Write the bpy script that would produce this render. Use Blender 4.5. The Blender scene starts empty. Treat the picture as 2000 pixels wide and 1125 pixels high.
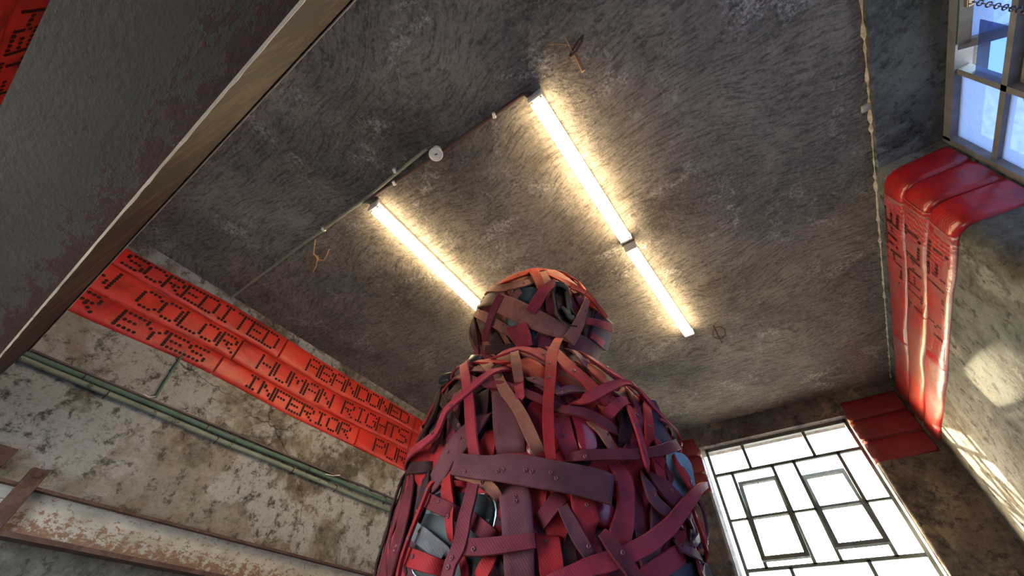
import bpy, bmesh, math, random
from mathutils import Vector, Matrix
from mathutils.bvhtree import BVHTree
random.seed(7)
SC = bpy.context.scene
COL = SC.collection
PI = math.pi

# ---------------------------------------------------------------- camera
CZ = 1.5                                     # eye height above the floor
CAMR = Matrix(((0.81878068, 0.39812504, 0.4136359),
               (0.57331768, -0.60477338, -0.5527712),
               (0.03008392, 0.68974315, -0.72342888)))
FPX = 763.13
EYE = Vector((0, 0, CZ))
cd = bpy.data.cameras.new('camera')
cd.sensor_fit = 'HORIZONTAL'; cd.sensor_width = 36.0; cd.lens = FPX / 2000 * 36.0
cd.clip_start = 0.02; cd.clip_end = 500
cam = bpy.data.objects.new('camera', cd); COL.objects.link(cam)
M4 = CAMR.to_4x4(); M4.translation = EYE
cam.matrix_world = M4
SC.camera = cam
SC.view_settings.view_transform = 'Standard'
SC.view_settings.look = 'None'
SC.view_settings.gamma = 1.0
SC.view_settings.use_curve_mapping = False
SC.view_settings.exposure = 0.15

# ---------------------------------------------------------------- sky and sun
SUN_DIR = Vector((1.9, -1.0, -0.62)).normalized()      # travel direction
w = bpy.data.worlds.new('sky'); SC.world = w; w.use_nodes = True
wt = w.node_tree; wt.nodes.clear()
wo = wt.nodes.new('ShaderNodeOutputWorld'); wb = wt.nodes.new('ShaderNodeBackground')
st = wt.nodes.new('ShaderNodeTexSky'); st.sky_type = 'NISHITA'; st.sun_disc = False
st.sun_elevation = math.asin(-SUN_DIR.z)
st.sun_rotation = math.atan2(-SUN_DIR.x, -SUN_DIR.y)
st.air_density = 1.2; st.dust_density = 3.0; st.ozone_density = 1.5
SKY = 5.0
wb.inputs['Strength'].default_value = SKY
wt.links.new(st.outputs[0], wb.inputs['Color']); wt.links.new(wb.outputs[0], wo.inputs[0])
sl = bpy.data.lights.new('sun', 'SUN'); sl.energy = 45; sl.angle = math.radians(0.6); sl.color = (1, .86, .62)
so = bpy.data.objects.new('sun', sl); COL.objects.link(so)
so.rotation_euler = SUN_DIR.to_track_quat('-Z', 'Y').to_euler(); so.location = (-8, 12, 8)

# added spot lamp outside the far window, imitating a reflected sun patch
gl_ = bpy.data.lights.new('added_glint_spot', 'SPOT'); gl_.energy = 26000; gl_.color = (1, .84, .52); gl_.spot_size = math.radians(2.7); gl_.spot_blend = .8; gl_.shadow_soft_size = .05
go = bpy.data.objects.new('added_glint_spot', gl_); COL.objects.link(go)
g_to = Vector((1.118, 3.1, CZ + 1.33)); g_dir = (Vector((.05, 4.98, CZ + 1.90)) - g_to).normalized()
go.location = g_to + g_dir * 9; go.rotation_euler = (-g_dir).to_track_quat('-Z', 'Y').to_euler()
TUBE_POWER = 60.0

# ---------------------------------------------------------------- helpers
def ray(x, y):
    return CAMR @ Vector(((x - 1000) / FPX, -(y - 562.5) / FPX, -1))
def onz(x, y, z):
    d = ray(x, y); return EYE + d * ((z - CZ) / d.z)
def onx(x, y, X):
    d = ray(x, y); return EYE + d * (X / d.x)
def ony(x, y, Y):
    d = ray(x, y); return EYE + d * (Y / d.y)
def proj(P):
    d = CAMR.transposed() @ (P - EYE)
    return 1000 + FPX * d.x / -d.z, 562.5 - FPX * d.y / -d.z, -d.z

def lin(c, a=1.0):
    return tuple(((v / 255) / 12.92 if v / 255 <= .04045 else ((v / 255 + .055) / 1.055) ** 2.4) for v in c) + (a,)

def new_obj(name, verts, faces, mat=None, parent=None, smooth=False, loc=None):
    me = bpy.data.meshes.new(name)
    me.from_pydata([tuple(v) for v in verts], [], faces)
    if mat:
        for m in (mat if isinstance(mat, (list, tuple)) else [mat]): me.materials.append(m)
    if smooth: me.polygons.foreach_set('use_smooth', [True] * len(me.polygons))
    me.update()
    o = bpy.data.objects.new(name, me); COL.objects.link(o)
    if parent: o.parent = parent
    return o
def empty(name, loc=(0, 0, 0), rot=None):
    o = bpy.data.objects.new(name, None); COL.objects.link(o); o.location = loc
    o.empty_display_size = .1
    if rot is not None: o.rotation_euler = rot
    return o
def tag(o, label=None, cat=None, group=None, kind=None):
    if label: o['label'] = label
    if cat: o['category'] = cat
    if group: o['group'] = group
    if kind: o['kind'] = kind
    return o

class MB:
    """collects shapes in world space; build() links ONE mesh, stored relative to its parent"""
    def __init__(s): s.v = []; s.f = []
    def add(s, vs, fs):
        n = len(s.v); s.v += [Vector(p) for p in vs]; s.f += [tuple(i + n for i in q) for q in fs]; return s
    def box(s, a, b):
        x0, y0, z0 = (min(a[i], b[i]) for i in range(3)); x1, y1, z1 = (max(a[i], b[i]) for i in range(3))
        return s.add([(x0, y0, z0), (x1, y0, z0), (x1, y1, z0), (x0, y1, z0), (x0, y0, z1), (x1, y0, z1), (x1, y1, z1), (x0, y1, z1)],
                     [(0, 3, 2, 1), (4, 5, 6, 7), (0, 1, 5, 4), (1, 2, 6, 5), (2, 3, 7, 6), (3, 0, 4, 7)])
    def obox(s, c, ax, ay, az):
        c = Vector(c); pts = []
        for k in (-1, 1):
            for (i, j) in ((-1, -1), (1, -1), (1, 1), (-1, 1)): pts.append(c + ax * i + ay * j + az * k)
        return s.add(pts, [(0, 3, 2, 1), (4, 5, 6, 7), (0, 1, 5, 4), (1, 2, 6, 5), (2, 3, 7, 6), (3, 0, 4, 7)])
    def bar(s, a, b, wd, th, nrm):
        """rectangular bar from a to b, width wd across, th along nrm"""
        a = Vector(a); b = Vector(b); t = (b - a); L = t.length; t.normalize()
        n = Vector(nrm) - t * Vector(nrm).dot(t); n.normalize(); q = t.cross(n)
        return s.obox((a + b) / 2, t * L / 2, q * wd / 2, n * th / 2)
    def prism(s, poly, z0, z1):
        n = len(poly)
        return s.add([(a, b, z0) for a, b in poly] + [(a, b, z1) for a, b in poly],
                     [tuple(range(n - 1, -1, -1)), tuple(range(n, 2 * n))] + [(i, (i + 1) % n, n + (i + 1) % n, n + i) for i in range(n)])
    def tube(s, pts, r, n=8, closed=False, caps=True):
        pts = [Vector(p) for p in pts]; m = len(pts); rings = []
        up = Vector((.31, .23, .92))
        prev = None
        for i, p in enumerate(pts):
            if closed: t = pts[(i + 1) % m] - pts[i - 1]
            else: t = pts[min(i + 1, m - 1)] - pts[max(i - 1, 0)]
            t.normalize()
            if prev is None:
                a = t.cross(up)
                if a.length < .05: a = t.cross(Vector((1, 0, 0)))
            else: a = prev - t * prev.dot(t)
            a.normalize(); prev = a; b = t.cross(a)
            rr = r[i] if isinstance(r, (list, tuple)) else r
            rings.append([p + a * (rr * math.cos(2 * PI * k / n)) + b * (rr * math.sin(2 * PI * k / n)) for k in range(n)])
        vs = [v for R in rings for v in R]; fs = []
        for i in range(m if closed else m - 1):
            j = (i + 1) % m
            for k in range(n): fs.append((i * n + k, i * n + (k + 1) % n, j * n + (k + 1) % n, j * n + k))
        if caps and not closed: fs += [tuple(range(n - 1, -1, -1)), tuple((m - 1) * n + k for k in range(n))]
        return s.add(vs, fs)
    def lathe(s, c, axis, prof, n=20):
        """prof: list of (radius, height along axis)"""
        axis = Vector(axis).normalized(); a = axis.orthogonal().normalized(); b = axis.cross(a); c = Vector(c)
        vs = []; fs = []
        for (r, h) in prof:
            for k in range(n): vs.append(c + axis * h + a * (r * math.cos(2 * PI * k / n)) + b * (r * math.sin(2 * PI * k / n)))
        for i in range(len(prof) - 1):
            for k in range(n): fs.append((i * n + k, i * n + (k + 1) % n, (i + 1) * n + (k + 1) % n, (i + 1) * n + k))
        fs += [tuple(range(n - 1, -1, -1)), tuple((len(prof) - 1) * n + k for k in range(n))]
        return s.add(vs, fs)
    def build(s, name, mat, parent=None, smooth=False, bevel=0):
        off = Vector((0, 0, 0))
        if parent is not None:
            p = parent
            while p is not None: off = off + p.location; p = p.parent
        o = new_obj(name, [v - off for v in s.v], s.f, mat, parent, smooth)
        if bevel:
            m = o.modifiers.new('bevel', 'BEVEL'); m.width = bevel; m.segments = 2; m.limit_method = 'ANGLE'
        if smooth:
            try:
                for e in o.data.edges: pass
                o.data.set_sharp_from_angle(angle=math.radians(40))
            except Exception: pass
        return o

# ---------------------------------------------------------------- materials
class NT:
    def __init__(s, name, rough=.8, spec=.3, metal=0):
        s.m = bpy.data.materials.new(name); s.m.use_nodes = True; s.t = s.m.node_tree
        s.b = s.t.nodes['Principled BSDF']; s.b.inputs['Roughness'].default_value = rough
        s.b.inputs['Metallic'].default_value = metal
        s.b.inputs['Specular IOR Level'].default_value = spec
        s.co = s.t.nodes.new('ShaderNodeTexCoord').outputs['Object']
    def n(s, ty): return s.t.nodes.new(ty)
    def L(s, a, b): s.t.links.new(a, b)
    def mapped(s, scale=(1, 1, 1), rot=(0, 0, 0), src=None):
        m = s.n('ShaderNodeMapping'); m.inputs['Scale'].default_value = scale; m.inputs['Rotation'].default_value = rot
        s.L(src or s.co, m.inputs['Vector']); return m.outputs[0]
    def warp(s, amt, scale, src=None):
        src = src or s.co
        nz = s.n('ShaderNodeTexNoise'); nz.inputs['Scale'].default_value = scale; s.L(src, nz.inputs['Vector'])
        v = s.n('ShaderNodeVectorMath'); v.operation = 'SCALE'; v.inputs['Scale'].default_value = amt
        s.L(nz.outputs['Color'], v.inputs[0])
        a = s.n('ShaderNodeVectorMath'); a.operation = 'ADD'; s.L(src, a.inputs[0]); s.L(v.outputs[0], a.inputs[1])
        return a.outputs[0]
    def noise(s, scale, detail=4, rough=.55, src=None, dist=0):
        z = s.n('ShaderNodeTexNoise'); z.inputs['Scale'].default_value = scale; z.inputs['Detail'].default_value = detail
        z.inputs['Roughness'].default_value = rough; z.inputs['Distortion'].default_value = dist
        s.L(src or s.co, z.inputs['Vector']); return z.outputs['Fac']
    def voro(s, scale, feature='F1', src=None):
        z = s.n('ShaderNodeTexVoronoi'); z.feature = feature; z.inputs['Scale'].default_value = scale
        s.L(src or s.co, z.inputs['Vector']); return z.outputs['Distance']
    def ramp(s, fac, stops, interp='LINEAR'):
        r = s.n('ShaderNodeValToRGB'); r.color_ramp.interpolation = interp; e = r.color_ramp.elements
        while len(e) < len(stops): e.new(.5)
        for i, (p, c) in enumerate(stops):
            e[i].position = p; e[i].color = c if len(c) == 4 else lin(c)
        s.L(fac, r.inputs[0]); return r.outputs[0]
    def step(s, fac, a, b):
        m = s.n('ShaderNodeMapRange'); m.inputs['From Min'].default_value = a; m.inputs['From Max'].default_value = b
        s.L(fac, m.inputs['Value']); return m.outputs[0]
    def mix(s, fac, a, b, mode='MIX'):
        m = s.n('ShaderNodeMix'); m.data_type = 'RGBA'; m.blend_type = mode
        if isinstance(fac, (int, float)): m.inputs[0].default_value = fac
        else: s.L(fac, m.inputs[0])
        for k, v in ((6, a), (7, b)):
            if isinstance(v, tuple): m.inputs[k].default_value = v if len(v) == 4 else lin(v)
            else: s.L(v, m.inputs[k])
        return m.outputs[2]
    def math(s, op, a, b=None):
        m = s.n('ShaderNodeMath'); m.operation = op
        for k, v in ((0, a), (1, b)):
            if v is None: continue
            if isinstance(v, (int, float)): m.inputs[k].default_value = v
            else: s.L(v, m.inputs[k])
        return m.outputs[0]
    def color(s, c):
        if isinstance(c, tuple): s.b.inputs['Base Color'].default_value = c if len(c) == 4 else lin(c)
        else: s.L(c, s.b.inputs['Base Color'])
        return s
    def bump(s, h, strength=.5, dist=.01):
        b = s.n('ShaderNodeBump'); b.inputs['Strength'].default_value = strength; b.inputs['Distance'].default_value = dist
        s.L(h, b.inputs['Height'])
        prev = s.b.inputs['Normal']
        if prev.is_linked: s.L(prev.links[0].from_socket, b.inputs['Normal'])
        s.L(b.outputs[0], s.b.inputs['Normal']); return s
    def xyz(s):
        x = s.n('ShaderNodeSeparateXYZ'); s.L(s.co, x.inputs[0]); return x.outputs

def m_ceiling():
    t = NT('rough_ceiling_plaster', .9, .15)
    wv = t.warp(.9, .7)
    wv2 = t.warp(.05, 6, wv)
    strokes = t.noise(9, 6, .7, t.mapped((1.0, 6.0, 3), (0, 0, .5), wv2))
    grit = t.noise(62, 5, .75)
    lump = t.noise(24, 4, .6, t.mapped((1, 1.6, 1), (0, 0, .4), wv))
    big = t.noise(1.3, 5, .65)
    col = t.ramp(big, [(.3, (112, 106, 101)), (.48, (142, 134, 127)), (.68, (172, 161, 150))])
    col = t.mix(t.math('MULTIPLY', t.step(strokes, .47, .62), .6), col, (60, 56, 54))
    col = t.mix(t.math('MULTIPLY', t.step(grit, .5, .72), .55), col, (46, 43, 41))
    col = t.mix(t.math('MULTIPLY', t.step(grit, .47, .30), .6), col, (176, 166, 155))
    scuff = t.noise(3.1, 9, .75, t.warp(.5, 2.2))
    scm = t.math('MULTIPLY', t.step(scuff, .55, .64), t.step(grit, .58, .36))
    col = t.mix(t.math('MULTIPLY', scm, .9), col, (214, 208, 202))
    dirt = t.noise(2.2, 7, .7)
    col = t.mix(t.math('MULTIPLY', t.step(dirt, .53, .7), .4), col, (70, 56, 44))
    t.color(col)
    t.bump(grit, .9, .018); t.bump(lump, .8, .025); t.bump(strokes, .75, .04)
    return t.m
def m_plaster(name, base, light, dark, brown, patch=.52, bump=1.0, crack=.6, stain=.5):
    t = NT(name, .9, .15)
    wv = t.warp(.35, 2.6)
    fine = t.noise(34, 7, .78); mid = t.noise(12, 10, .78, t.warp(.06, 12)); big = t.noise(1.5, 8, .68, wv)
    hi = tuple(int(a * .55 + b * .45) for a, b in zip(base, light))
    col = t.ramp(big, [(.3, dark), (.44, tuple(int(a * .5 + b * .5) for a, b in zip(base, dark))), (.53, base), (.66, hi)])
    br = t.noise(1.9, 8, .72, t.mapped((1, 1, .6), (.2, .1, 0)))
    col = t.mix(t.math('MULTIPLY', t.step(br, .48, .62), stain), col, brown)
    pt = t.noise(1.25, 10, .66, t.mapped((1, 1, 1.2), (.3, .5, 0), wv))
    pm = t.step(pt, patch, patch + .05)
    pmf = t.math('MULTIPLY', pm, t.step(mid, .34, .52))
    col = t.mix(t.math('MULTIPLY', pmf, .85), col, light)
    col = t.mix(t.math('MULTIPLY', t.step(mid, .53, .61), .7), col, hi)
    col = t.mix(t.math('MULTIPLY', t.step(mid, .475, .39), .8), col, tuple(int(v * .85) for v in dark))
    col = t.mix(t.math('MULTIPLY', t.step(fine, .54, .70), .6), col, tuple(int(v * .8) for v in dark))
    col = t.mix(t.math('MULTIPLY', t.step(fine, .44, .30), .45), col, light)
    # hairline cracks, broken up so they come and go
    cr = t.voro(.9, 'DISTANCE_TO_EDGE', t.warp(.35, 2.0, t.warp(.10, 11)))
    crm = t.math('MULTIPLY', t.math('MULTIPLY', t.math('SUBTRACT', 1.0, t.step(cr, .0, .007)), crack), t.step(t.noise(1.7, 3, .5), .48, .6))
    col = t.mix(crm, col, (52, 46, 42))
    t.color(col)
    t.bump(fine, .5 * bump, .012); t.bump(mid, .7 * bump, .035); t.bump(pm, .5 * bump, .012)
    t.bump(t.math('MULTIPLY', crm, -1.0), .5 * bump, .01)
    return t.m
def m_rust(name, paint, rust, dark, level=.5, sc=1.0, stretch=(1, 1, 1), band=None):
    t = NT(name, .75, .3)
    co = t.mapped(stretch)
    n1 = t.noise(5 * sc, 8, .7, co); n2 = t.noise(26 * sc, 5, .6, co); n3 = t.noise(1.6 * sc, 4, .6, co)
    base = t.ramp(n3, [(.3, tuple(int(c * .8) for c in paint)), (.7, paint)])
    mm = t.math('ADD', t.math('MULTIPLY', n1, .7), t.math('MULTIPLY', n2, .3))
    if band:
        bm = t.step(t.xyz()[band[0]], band[1], band[2]); mm = t.math('ADD', mm, t.math('MULTIPLY', bm, band[3]))
    m = t.step(mm, level, level + .04)
    col = t.mix(m, base, t.ramp(n2, [(.3, dark), (.7, rust)]))
    t.color(col); t.bump(n2, .3, .006); t.bump(m, .3, .003)
    return t.m
def m_hose(name, c, rough=.42, spec=.45, fade=.3, wx=240, grime=None):
    t = NT(name, rough, spec)
    big = t.noise(5, 5, .6); streak = t.noise(3, 6, .65, t.mapped((.5, .5, 22)))
    d = tuple(int(v * .72) for v in c); l = tuple(min(255, int(v * 1.0 + 26)) for v in c)
    col = t.ramp(big, [(.3, d), (.5, c), (.72, tuple(min(255, int(v * 1.07)) for v in c))])
    col = t.mix(t.math('MULTIPLY', t.step(streak, .52, .75), fade), col, l)
    sp = t.noise(55, 3, .6)
    col = t.mix(t.math('MULTIPLY', t.step(sp, .62, .75), .35), col, tuple(int(v * .45) for v in c))
    if grime:
        g = t.noise(2.2, 7, .68, t.warp(.3, 3, t.mapped((1, .7, 1.4))))
        col = t.mix(t.math('MULTIPLY', t.step(g, .44, .60), .75), col, grime)
    t.color(col)
    we = t.n('ShaderNodeTexWave'); we.inputs['Scale'].default_value = wx / 6.0; we.bands_direction = 'DIAGONAL'; t.L(t.co, we.inputs['Vector'])
    t.bump(we.outputs['Fac'], .12, .002)
    t.bump(t.noise(9, 3, .5), .35, .02)
    return t.m
def m_strap(name, c, rough=.72, dusty=.3, spec=.25):
    t = NT(name, rough, spec)
    big = t.noise(6, 6, .65); st = t.noise(28, 6, .7)
    d = tuple(int(v * .62) for v in c); l = tuple(min(255, int(v * .95 + 16)) for v in c)
    col = t.ramp(big, [(.28, d), (.5, c), (.74, l)])
    col = t.mix(t.math('MULTIPLY', t.step(st, .5, .72), dusty), col, d)
    t.color(col)
    wa = t.n('ShaderNodeTexWave'); wa.inputs['Scale'].default_value = 60; wa.bands_direction = 'DIAGONAL'; t.L(t.co, wa.inputs['Vector'])
    t.bump(wa.outputs['Fac'], .18, .002); t.bump(st, .2, .006); t.bump(t.noise(7, 2, .5), .4, .03)
    return t.m
def m_plain(name, c, rough=.5, spec=.4, metal=0, var=.15, sc=14, bump=.15):
    t = NT(name, rough, spec, metal)
    n1 = t.noise(sc, 5, .6)
    t.color(t.ramp(n1, [(.3, tuple(int(v * (1 - var)) for v in c)), (.7, c)])); t.bump(n1, bump, .004)
    return t.m
def m_emit(name, c, k):
    m = bpy.data.materials.new(name); m.use_nodes = True; t = m.node_tree; t.nodes.clear()
    o = t.nodes.new('ShaderNodeOutputMaterial'); e = t.nodes.new('ShaderNodeEmission')
    e.inputs[0].default_value = c; e.inputs[1].default_value = k; t.links.new(e.outputs[0], o.inputs[0]); return m
def m_glass(name, frost, tint):
    m = bpy.data.materials.new(name); m.use_nodes = True; t = m.node_tree; t.nodes.clear()
    o = t.nodes.new('ShaderNodeOutputMaterial'); tr = t.nodes.new('ShaderNodeBsdfTransparent'); tr.inputs[0].default_value = tint
    gl = t.nodes.new('ShaderNodeBsdfGlossy'); gl.inputs['Roughness'].default_value = .08
    fr = t.nodes.new('ShaderNodeLayerWeight'); fr.inputs[0].default_value = .5
    pw = t.nodes.new('ShaderNodeMath'); pw.operation = 'POWER'; pw.inputs[1].default_value = 5; t.links.new(fr.outputs['Facing'], pw.inputs[0])
    ma = t.nodes.new('ShaderNodeMath'); ma.operation = 'MULTIPLY_ADD'; ma.inputs[1].default_value = .7; ma.inputs[2].default_value = .03; t.links.new(pw.outputs[0], ma.inputs[0])
    mx = t.nodes.new('ShaderNodeMixShader'); t.links.new(ma.outputs[0], mx.inputs[0])
    last = tr.outputs[0]
    if frost > 0:
        tl = t.nodes.new('ShaderNodeBsdfTranslucent'); tl.inputs[0].default_value = (.26, .31, .44, 1)
        df = t.nodes.new('ShaderNodeBsdfDiffuse'); df.inputs[0].default_value = (.3, .33, .4, 1)
        nz = t.nodes.new('ShaderNodeTexNoise'); nz.inputs['Scale'].default_value = 22; nz.inputs['Detail'].default_value = 8; nz.inputs['Roughness'].default_value = .75
        co = t.nodes.new('ShaderNodeTexCoord'); t.links.new(co.outputs['Object'], nz.inputs['Vector'])
        mr = t.nodes.new('ShaderNodeMapRange'); mr.inputs['From Min'].default_value = .35; mr.inputs['From Max'].default_value = .7
        mr.inputs['To Min'].default_value = frost * .72; mr.inputs['To Max'].default_value = frost; t.links.new(nz.outputs['Fac'], mr.inputs[0])
        m1 = t.nodes.new('ShaderNodeMixShader'); m1.inputs[0].default_value = .35
        t.links.new(tl.outputs[0], m1.inputs[1]); t.links.new(df.outputs[0], m1.inputs[2])
        m2 = t.nodes.new('ShaderNodeMixShader'); t.links.new(mr.outputs[0], m2.inputs[0])
        t.links.new(tr.outputs[0], m2.inputs[1]); t.links.new(m1.outputs[0], m2.inputs[2]); last = m2.outputs[0]
    t.links.new(last, mx.inputs[1]); t.links.new(gl.outputs[0], mx.inputs[2]); t.links.new(mx.outputs[0], o.inputs[0])
    return m

MAT = {}
MAT['ceiling'] = m_ceiling()
MAT['left'] = m_plaster('flaking_left_wall', (182, 172, 160), (226, 225, 228), (98, 90, 84), (158, 136, 110), .485, 1.9, .8)
MAT['right'] = m_plaster('grey_right_wall', (114, 117, 116), (150, 153, 152), (68, 68, 66), (120, 110, 92), .56, 1.3, .5, .4)
MAT['far'] = m_plaster('brown_far_wall', (112, 106, 104), (168, 152, 136), (76, 71, 70), (116, 100, 86), .57, 1.3, .5)
MAT['back'] = m_plaster('back_wall_plaster', (150, 142, 130), (190, 184, 176), (96, 88, 80), (130, 110, 86), .55, .8, .5)
MAT['low_wall'] = m_plaster('dark_lower_wall', (104, 101, 97), (134, 130, 125), (66, 63, 61), (90, 84, 78), .6, .8, .5)
MAT['floor'] = m_plain('concrete_floor', (150, 145, 138), .85, .2, 0, .3, 3)
MAT['yard'] = m_plain('yard_concrete', (178, 172, 160), .9, .1, 0, .2, 1)
MAT['chip'] = m_plain('pale_plaster_chip', (190, 182, 170), .9, .1, 0, .35, 30, .6)
MAT['beam_big'] = m_rust('dark_painted_steel', (56, 52, 47), (58, 29, 28), (32, 19, 19), .60, 3.2, (.55, 1, 1), (1, .0, .12, .19))
MAT['beam_web'] = m_rust('rusting_painted_steel', (66, 47, 38), (32, 13, 12), (16, 8, 8), .47, 2.6, (1, 1, .3))
MAT['beam_edge'] = m_rust('worn_lit_steel_edge', (205, 192, 176), (150, 130, 110), (110, 90, 75), .62, 4)  # worn steel edge, its lit highlight put into the pale colour
MAT['beam_low'] = m_rust('flaking_grey_paint_on_steel', (160, 155, 151), (128, 94, 76), (92, 76, 68), .55, 8.5, (1, .6, 1), (2, .15, .02, .13))
MAT['rust'] = m_rust('rusted_steel', (86, 62, 56), (74, 48, 42), (50, 36, 34), .48, 2)
for k, c in dict(hoseA=(182, 40, 32), hoseB=(172, 34, 29), hoseC=(188, 48, 36)).items(): MAT[k] = m_hose('red_rubber_' + k, c)
MAT['hoseR'] = m_hose('glossy_red_rubber', (150, 26, 30), .28, .5, .15)
MAT['hoseRw'] = m_hose('worn_red_rubber', (154, 38, 38), .36, .5, .4, 240, (126, 86, 88))
MAT['hoseF'] = m_hose('deep_red_rubber', (108, 22, 34), .5, .35, .1)
MAT['ink'] = m_plain('black_stencil_paint', (54, 24, 20), .7, .2, 0, .2, 40)
MAT['inkR'] = m_plain('faded_stencil_paint', (86, 40, 40), .7, .2, 0, .4, 40)
MAT['pipe'] = m_rust('green_painted_conduit', (88, 112, 100), (70, 60, 54), (52, 56, 50), .58, 3)
MAT['pipe2'] = m_rust('grey_green_conduit', (128, 134, 122), (84, 82, 72), (62, 68, 60), .56, 3)
MAT['pipe3'] = m_plain('mauve_cable', (92, 78, 80), .6)
MAT['conduit_brown'] = m_plain('brown_conduit', (74, 50, 46), .55, .4)
MAT['conduit_green'] = m_plain('grey_green_ceiling_conduit', (134, 134, 118), .6, .4)
MAT['white'] = m_plain('white_plastic', (226, 220, 212), .4, .4, 0, .06)
MAT['cream'] = m_plain('cream_enamel', (224, 216, 202), .45, .4, 0, .08)
MAT['wire'] = m_plain('rusty_wire', (92, 66, 48), .7, .3)
MAT['wirelt'] = m_plain('tan_wire', (158, 122, 92), .6, .3)
MAT['frame'] = m_plain('grey_green_window_paint', (98, 104, 102), .55, .35, 0, .2)
MAT['frameR'] = m_plain('grey_window_paint', (122, 124, 132), .5, .4, 0, .2)
MAT['chain'] = m_plain('steel_chain', (96, 100, 116), .35, .5, .6)
MAT['brass'] = m_plain('worn_catch_metal', (150, 140, 128), .35, .5, .7)
MAT['glass'] = m_glass('clear_glass', 0, (.97, .98, .98, 1))
MAT['glassR'] = m_glass('dusty_frosted_glass', .85, (.55, .62, .8, 1))
MAT['glass_blue'] = m_glass('tinted_dusty_glass', .12, (.3, .37, .55, 1))
MAT['tube'] = m_emit('warm_fluorescent', (1.0, .78, .44, 1), TUBE_POWER)

# ---------------------------------------------------------------- room shell
def corner(p0, p1, p2, r, n=6):
    p0, p1, p2 = Vector(p0), Vector(p1), Vector(p2); a = p1 + (p0 - p1).normalized() * r; b = p1 + (p2 - p1).normalized() * r
    out = []
    for k in range(n + 1):
        t = k / n; out.append(tuple(a.lerp(p1, t).lerp(p1.lerp(b, t), t)))
    return out
H = CZ + 2.3
XL, XR, YF, YB = -3.376, 1.118, 4.858, -1.05
ZB0, ZB1 = CZ + 1.64, CZ + 2.2                        # bottom and top of the hose band
YJ = 2.125                                             # far jamb of the right window recess
XW = 1.45                                              # plane of the right window
YWN = 4.98                                             # plane of the far window
def structure(name, mb, mat, **k):
    o = mb.build(name, mat, **k); o['kind'] = 'structure'; return o
structure('floor', MB().box((XL - .4, YB - .4, -.12), (XR + .5, YF + .4, 0)), MAT['floor'])
structure('ceiling', MB().box((XL - .4, YB - .4, H), (XR + .5, YF + .4, H + .2)), MAT['ceiling'])
structure('wall_left', MB().box((XL - .35, YB - .35, 0), (XL, YF + .35, H)), MAT['left'])
m = MB()
wx0, wx1, wz0, wz1 = -.862, .622, CZ - .6, CZ + 2.06    # far window opening
m.prism([(XL, YF + .3), (XL, YF)] + corner((XL, YF), (wx0, YF), (wx0, YF + .3), .03, 5) + [(wx0, YF + .3)], 0, H)
m.prism([(XR, YF), (XR, YF + .3), (wx1, YF + .3)] + corner((wx1, YF + .3), (wx1, YF), (XR, YF), .03, 5), 0, H)
m.box((wx0, YF, 0), (wx1, YF + .3, wz0)); m.box((wx0, YF, wz1), (wx1, YF + .3, H))
structure('wall_far', m, MAT['far'])
m = MB()
RY0, RZ0, RZ1 = -.75, CZ - .5, CZ + 2.262              # right window opening
m.prism([(XR, YF + .3)] + corner((XR, YF), (XR, YJ), (XR + .42, YJ), .085, 8) + [(XR + .42, YJ), (XR + .42, YF + .3)], 0, H); m.box((XR, YB - .35, 0), (XR + .42, RY0, H))
m.box((XR, RY0, 0), (XR + .42, YJ, RZ0)); m.box((XR, RY0, RZ1), (XR + .42, YJ, H))
structure('wall_right', m, MAT['right'])
m = MB()                                               # back wall with a doorway below the picture
m.box((XL, YB - .3, 0), (-2.7, YB, H)); m.box((-.9, YB - .3, 0), (XR, YB, H)); m.box((-2.7, YB - .3, 2.6), (-.9, YB, H))
structure('wall_back', m, MAT['back'])
structure('ground', MB().box((-60, -60, -.4), (60, 60, -.2)), MAT['yard'])
# darker grey slab on the left wall, below the steel rail
structure('trim_1', MB().box((XL, YB, 0), (XL + .03, YF, CZ + .52)), MAT['low_wall'])
# ragged pale bead where the ceiling meets the right wall
m = MB(); rr = random.Random(3); y = YB; 
pts = []
while y < YF: pts.append((y, .002 + .013 * rr.random() ** 2)); y += .035
for (y, r), (y2, r2) in zip(pts, pts[1:]):
    m.add([(XR - r, y, H), (XR - r2, y2, H), (XR, y2, H - r2 * 1.3), (XR, y, H - r * 1.3), (XR, y, H), (XR, y2, H)], [(0, 3, 2, 1), (0, 1, 5, 4), (3, 4, 5, 2)])
structure('trim_2', m, MAT['chip'])

# whitewashed sides of the far window reveal, below the hoses
MAT['limewash'] = m_plaster('limewashed_reveal', (196, 196, 200), (226, 226, 230), (140, 140, 146), (170, 160, 150), .5, .6, .3, .3)
structure('trim_3', MB().box((wx0 - .001, YF + .035, wz0), (wx0 + .008, YWN - .026, CZ + 1.58)), MAT['limewash'])
structure('trim_4', MB().box((wx1 - .008, YF + .035, wz0), (wx1 + .001, YWN - .026, CZ + 1.58)), MAT['limewash'])
# ---------------------------------------------------------------- far window
def pane(parent, corners, mat, nrm, th=.004):
    a, b, c, d = [Vector(p) for p in corners]; n = Vector(nrm).normalized() * th / 2
    return MB().add([a - n, b - n, c - n, d - n, a + n, b + n, c + n, d + n],
                    [(0, 3, 2, 1), (4, 5, 6, 7), (0, 1, 5, 4), (1, 2, 6, 5), (2, 3, 7, 6), (3, 0, 4, 7)]).build('pane', mat, parent)
W1 = empty('window_1', (-.1, YWN, wz0)); W1['kind'] = 'structure'
fx0, fx1 = -.785, .59; fz = [CZ + v for v in (2.045, 1.772, 1.325, .90, .45, -.58)]
cols = [-.605, -.205, -.003, .39]; ctop = [-.405, .2]; clow = [-.41, .185]
def ybar(mb, x0, z0, x1, z1, wd=.030, th=.035): mb.bar((x0, YWN, z0), (x1, YWN, z1), wd, th, (0, 1, 0))
m = MB()
ybar(m, fx0, fz[0], fx1, fz[0], .03, .05); ybar(m, fx0, fz[5], fx1, fz[5], .03, .05)
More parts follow.
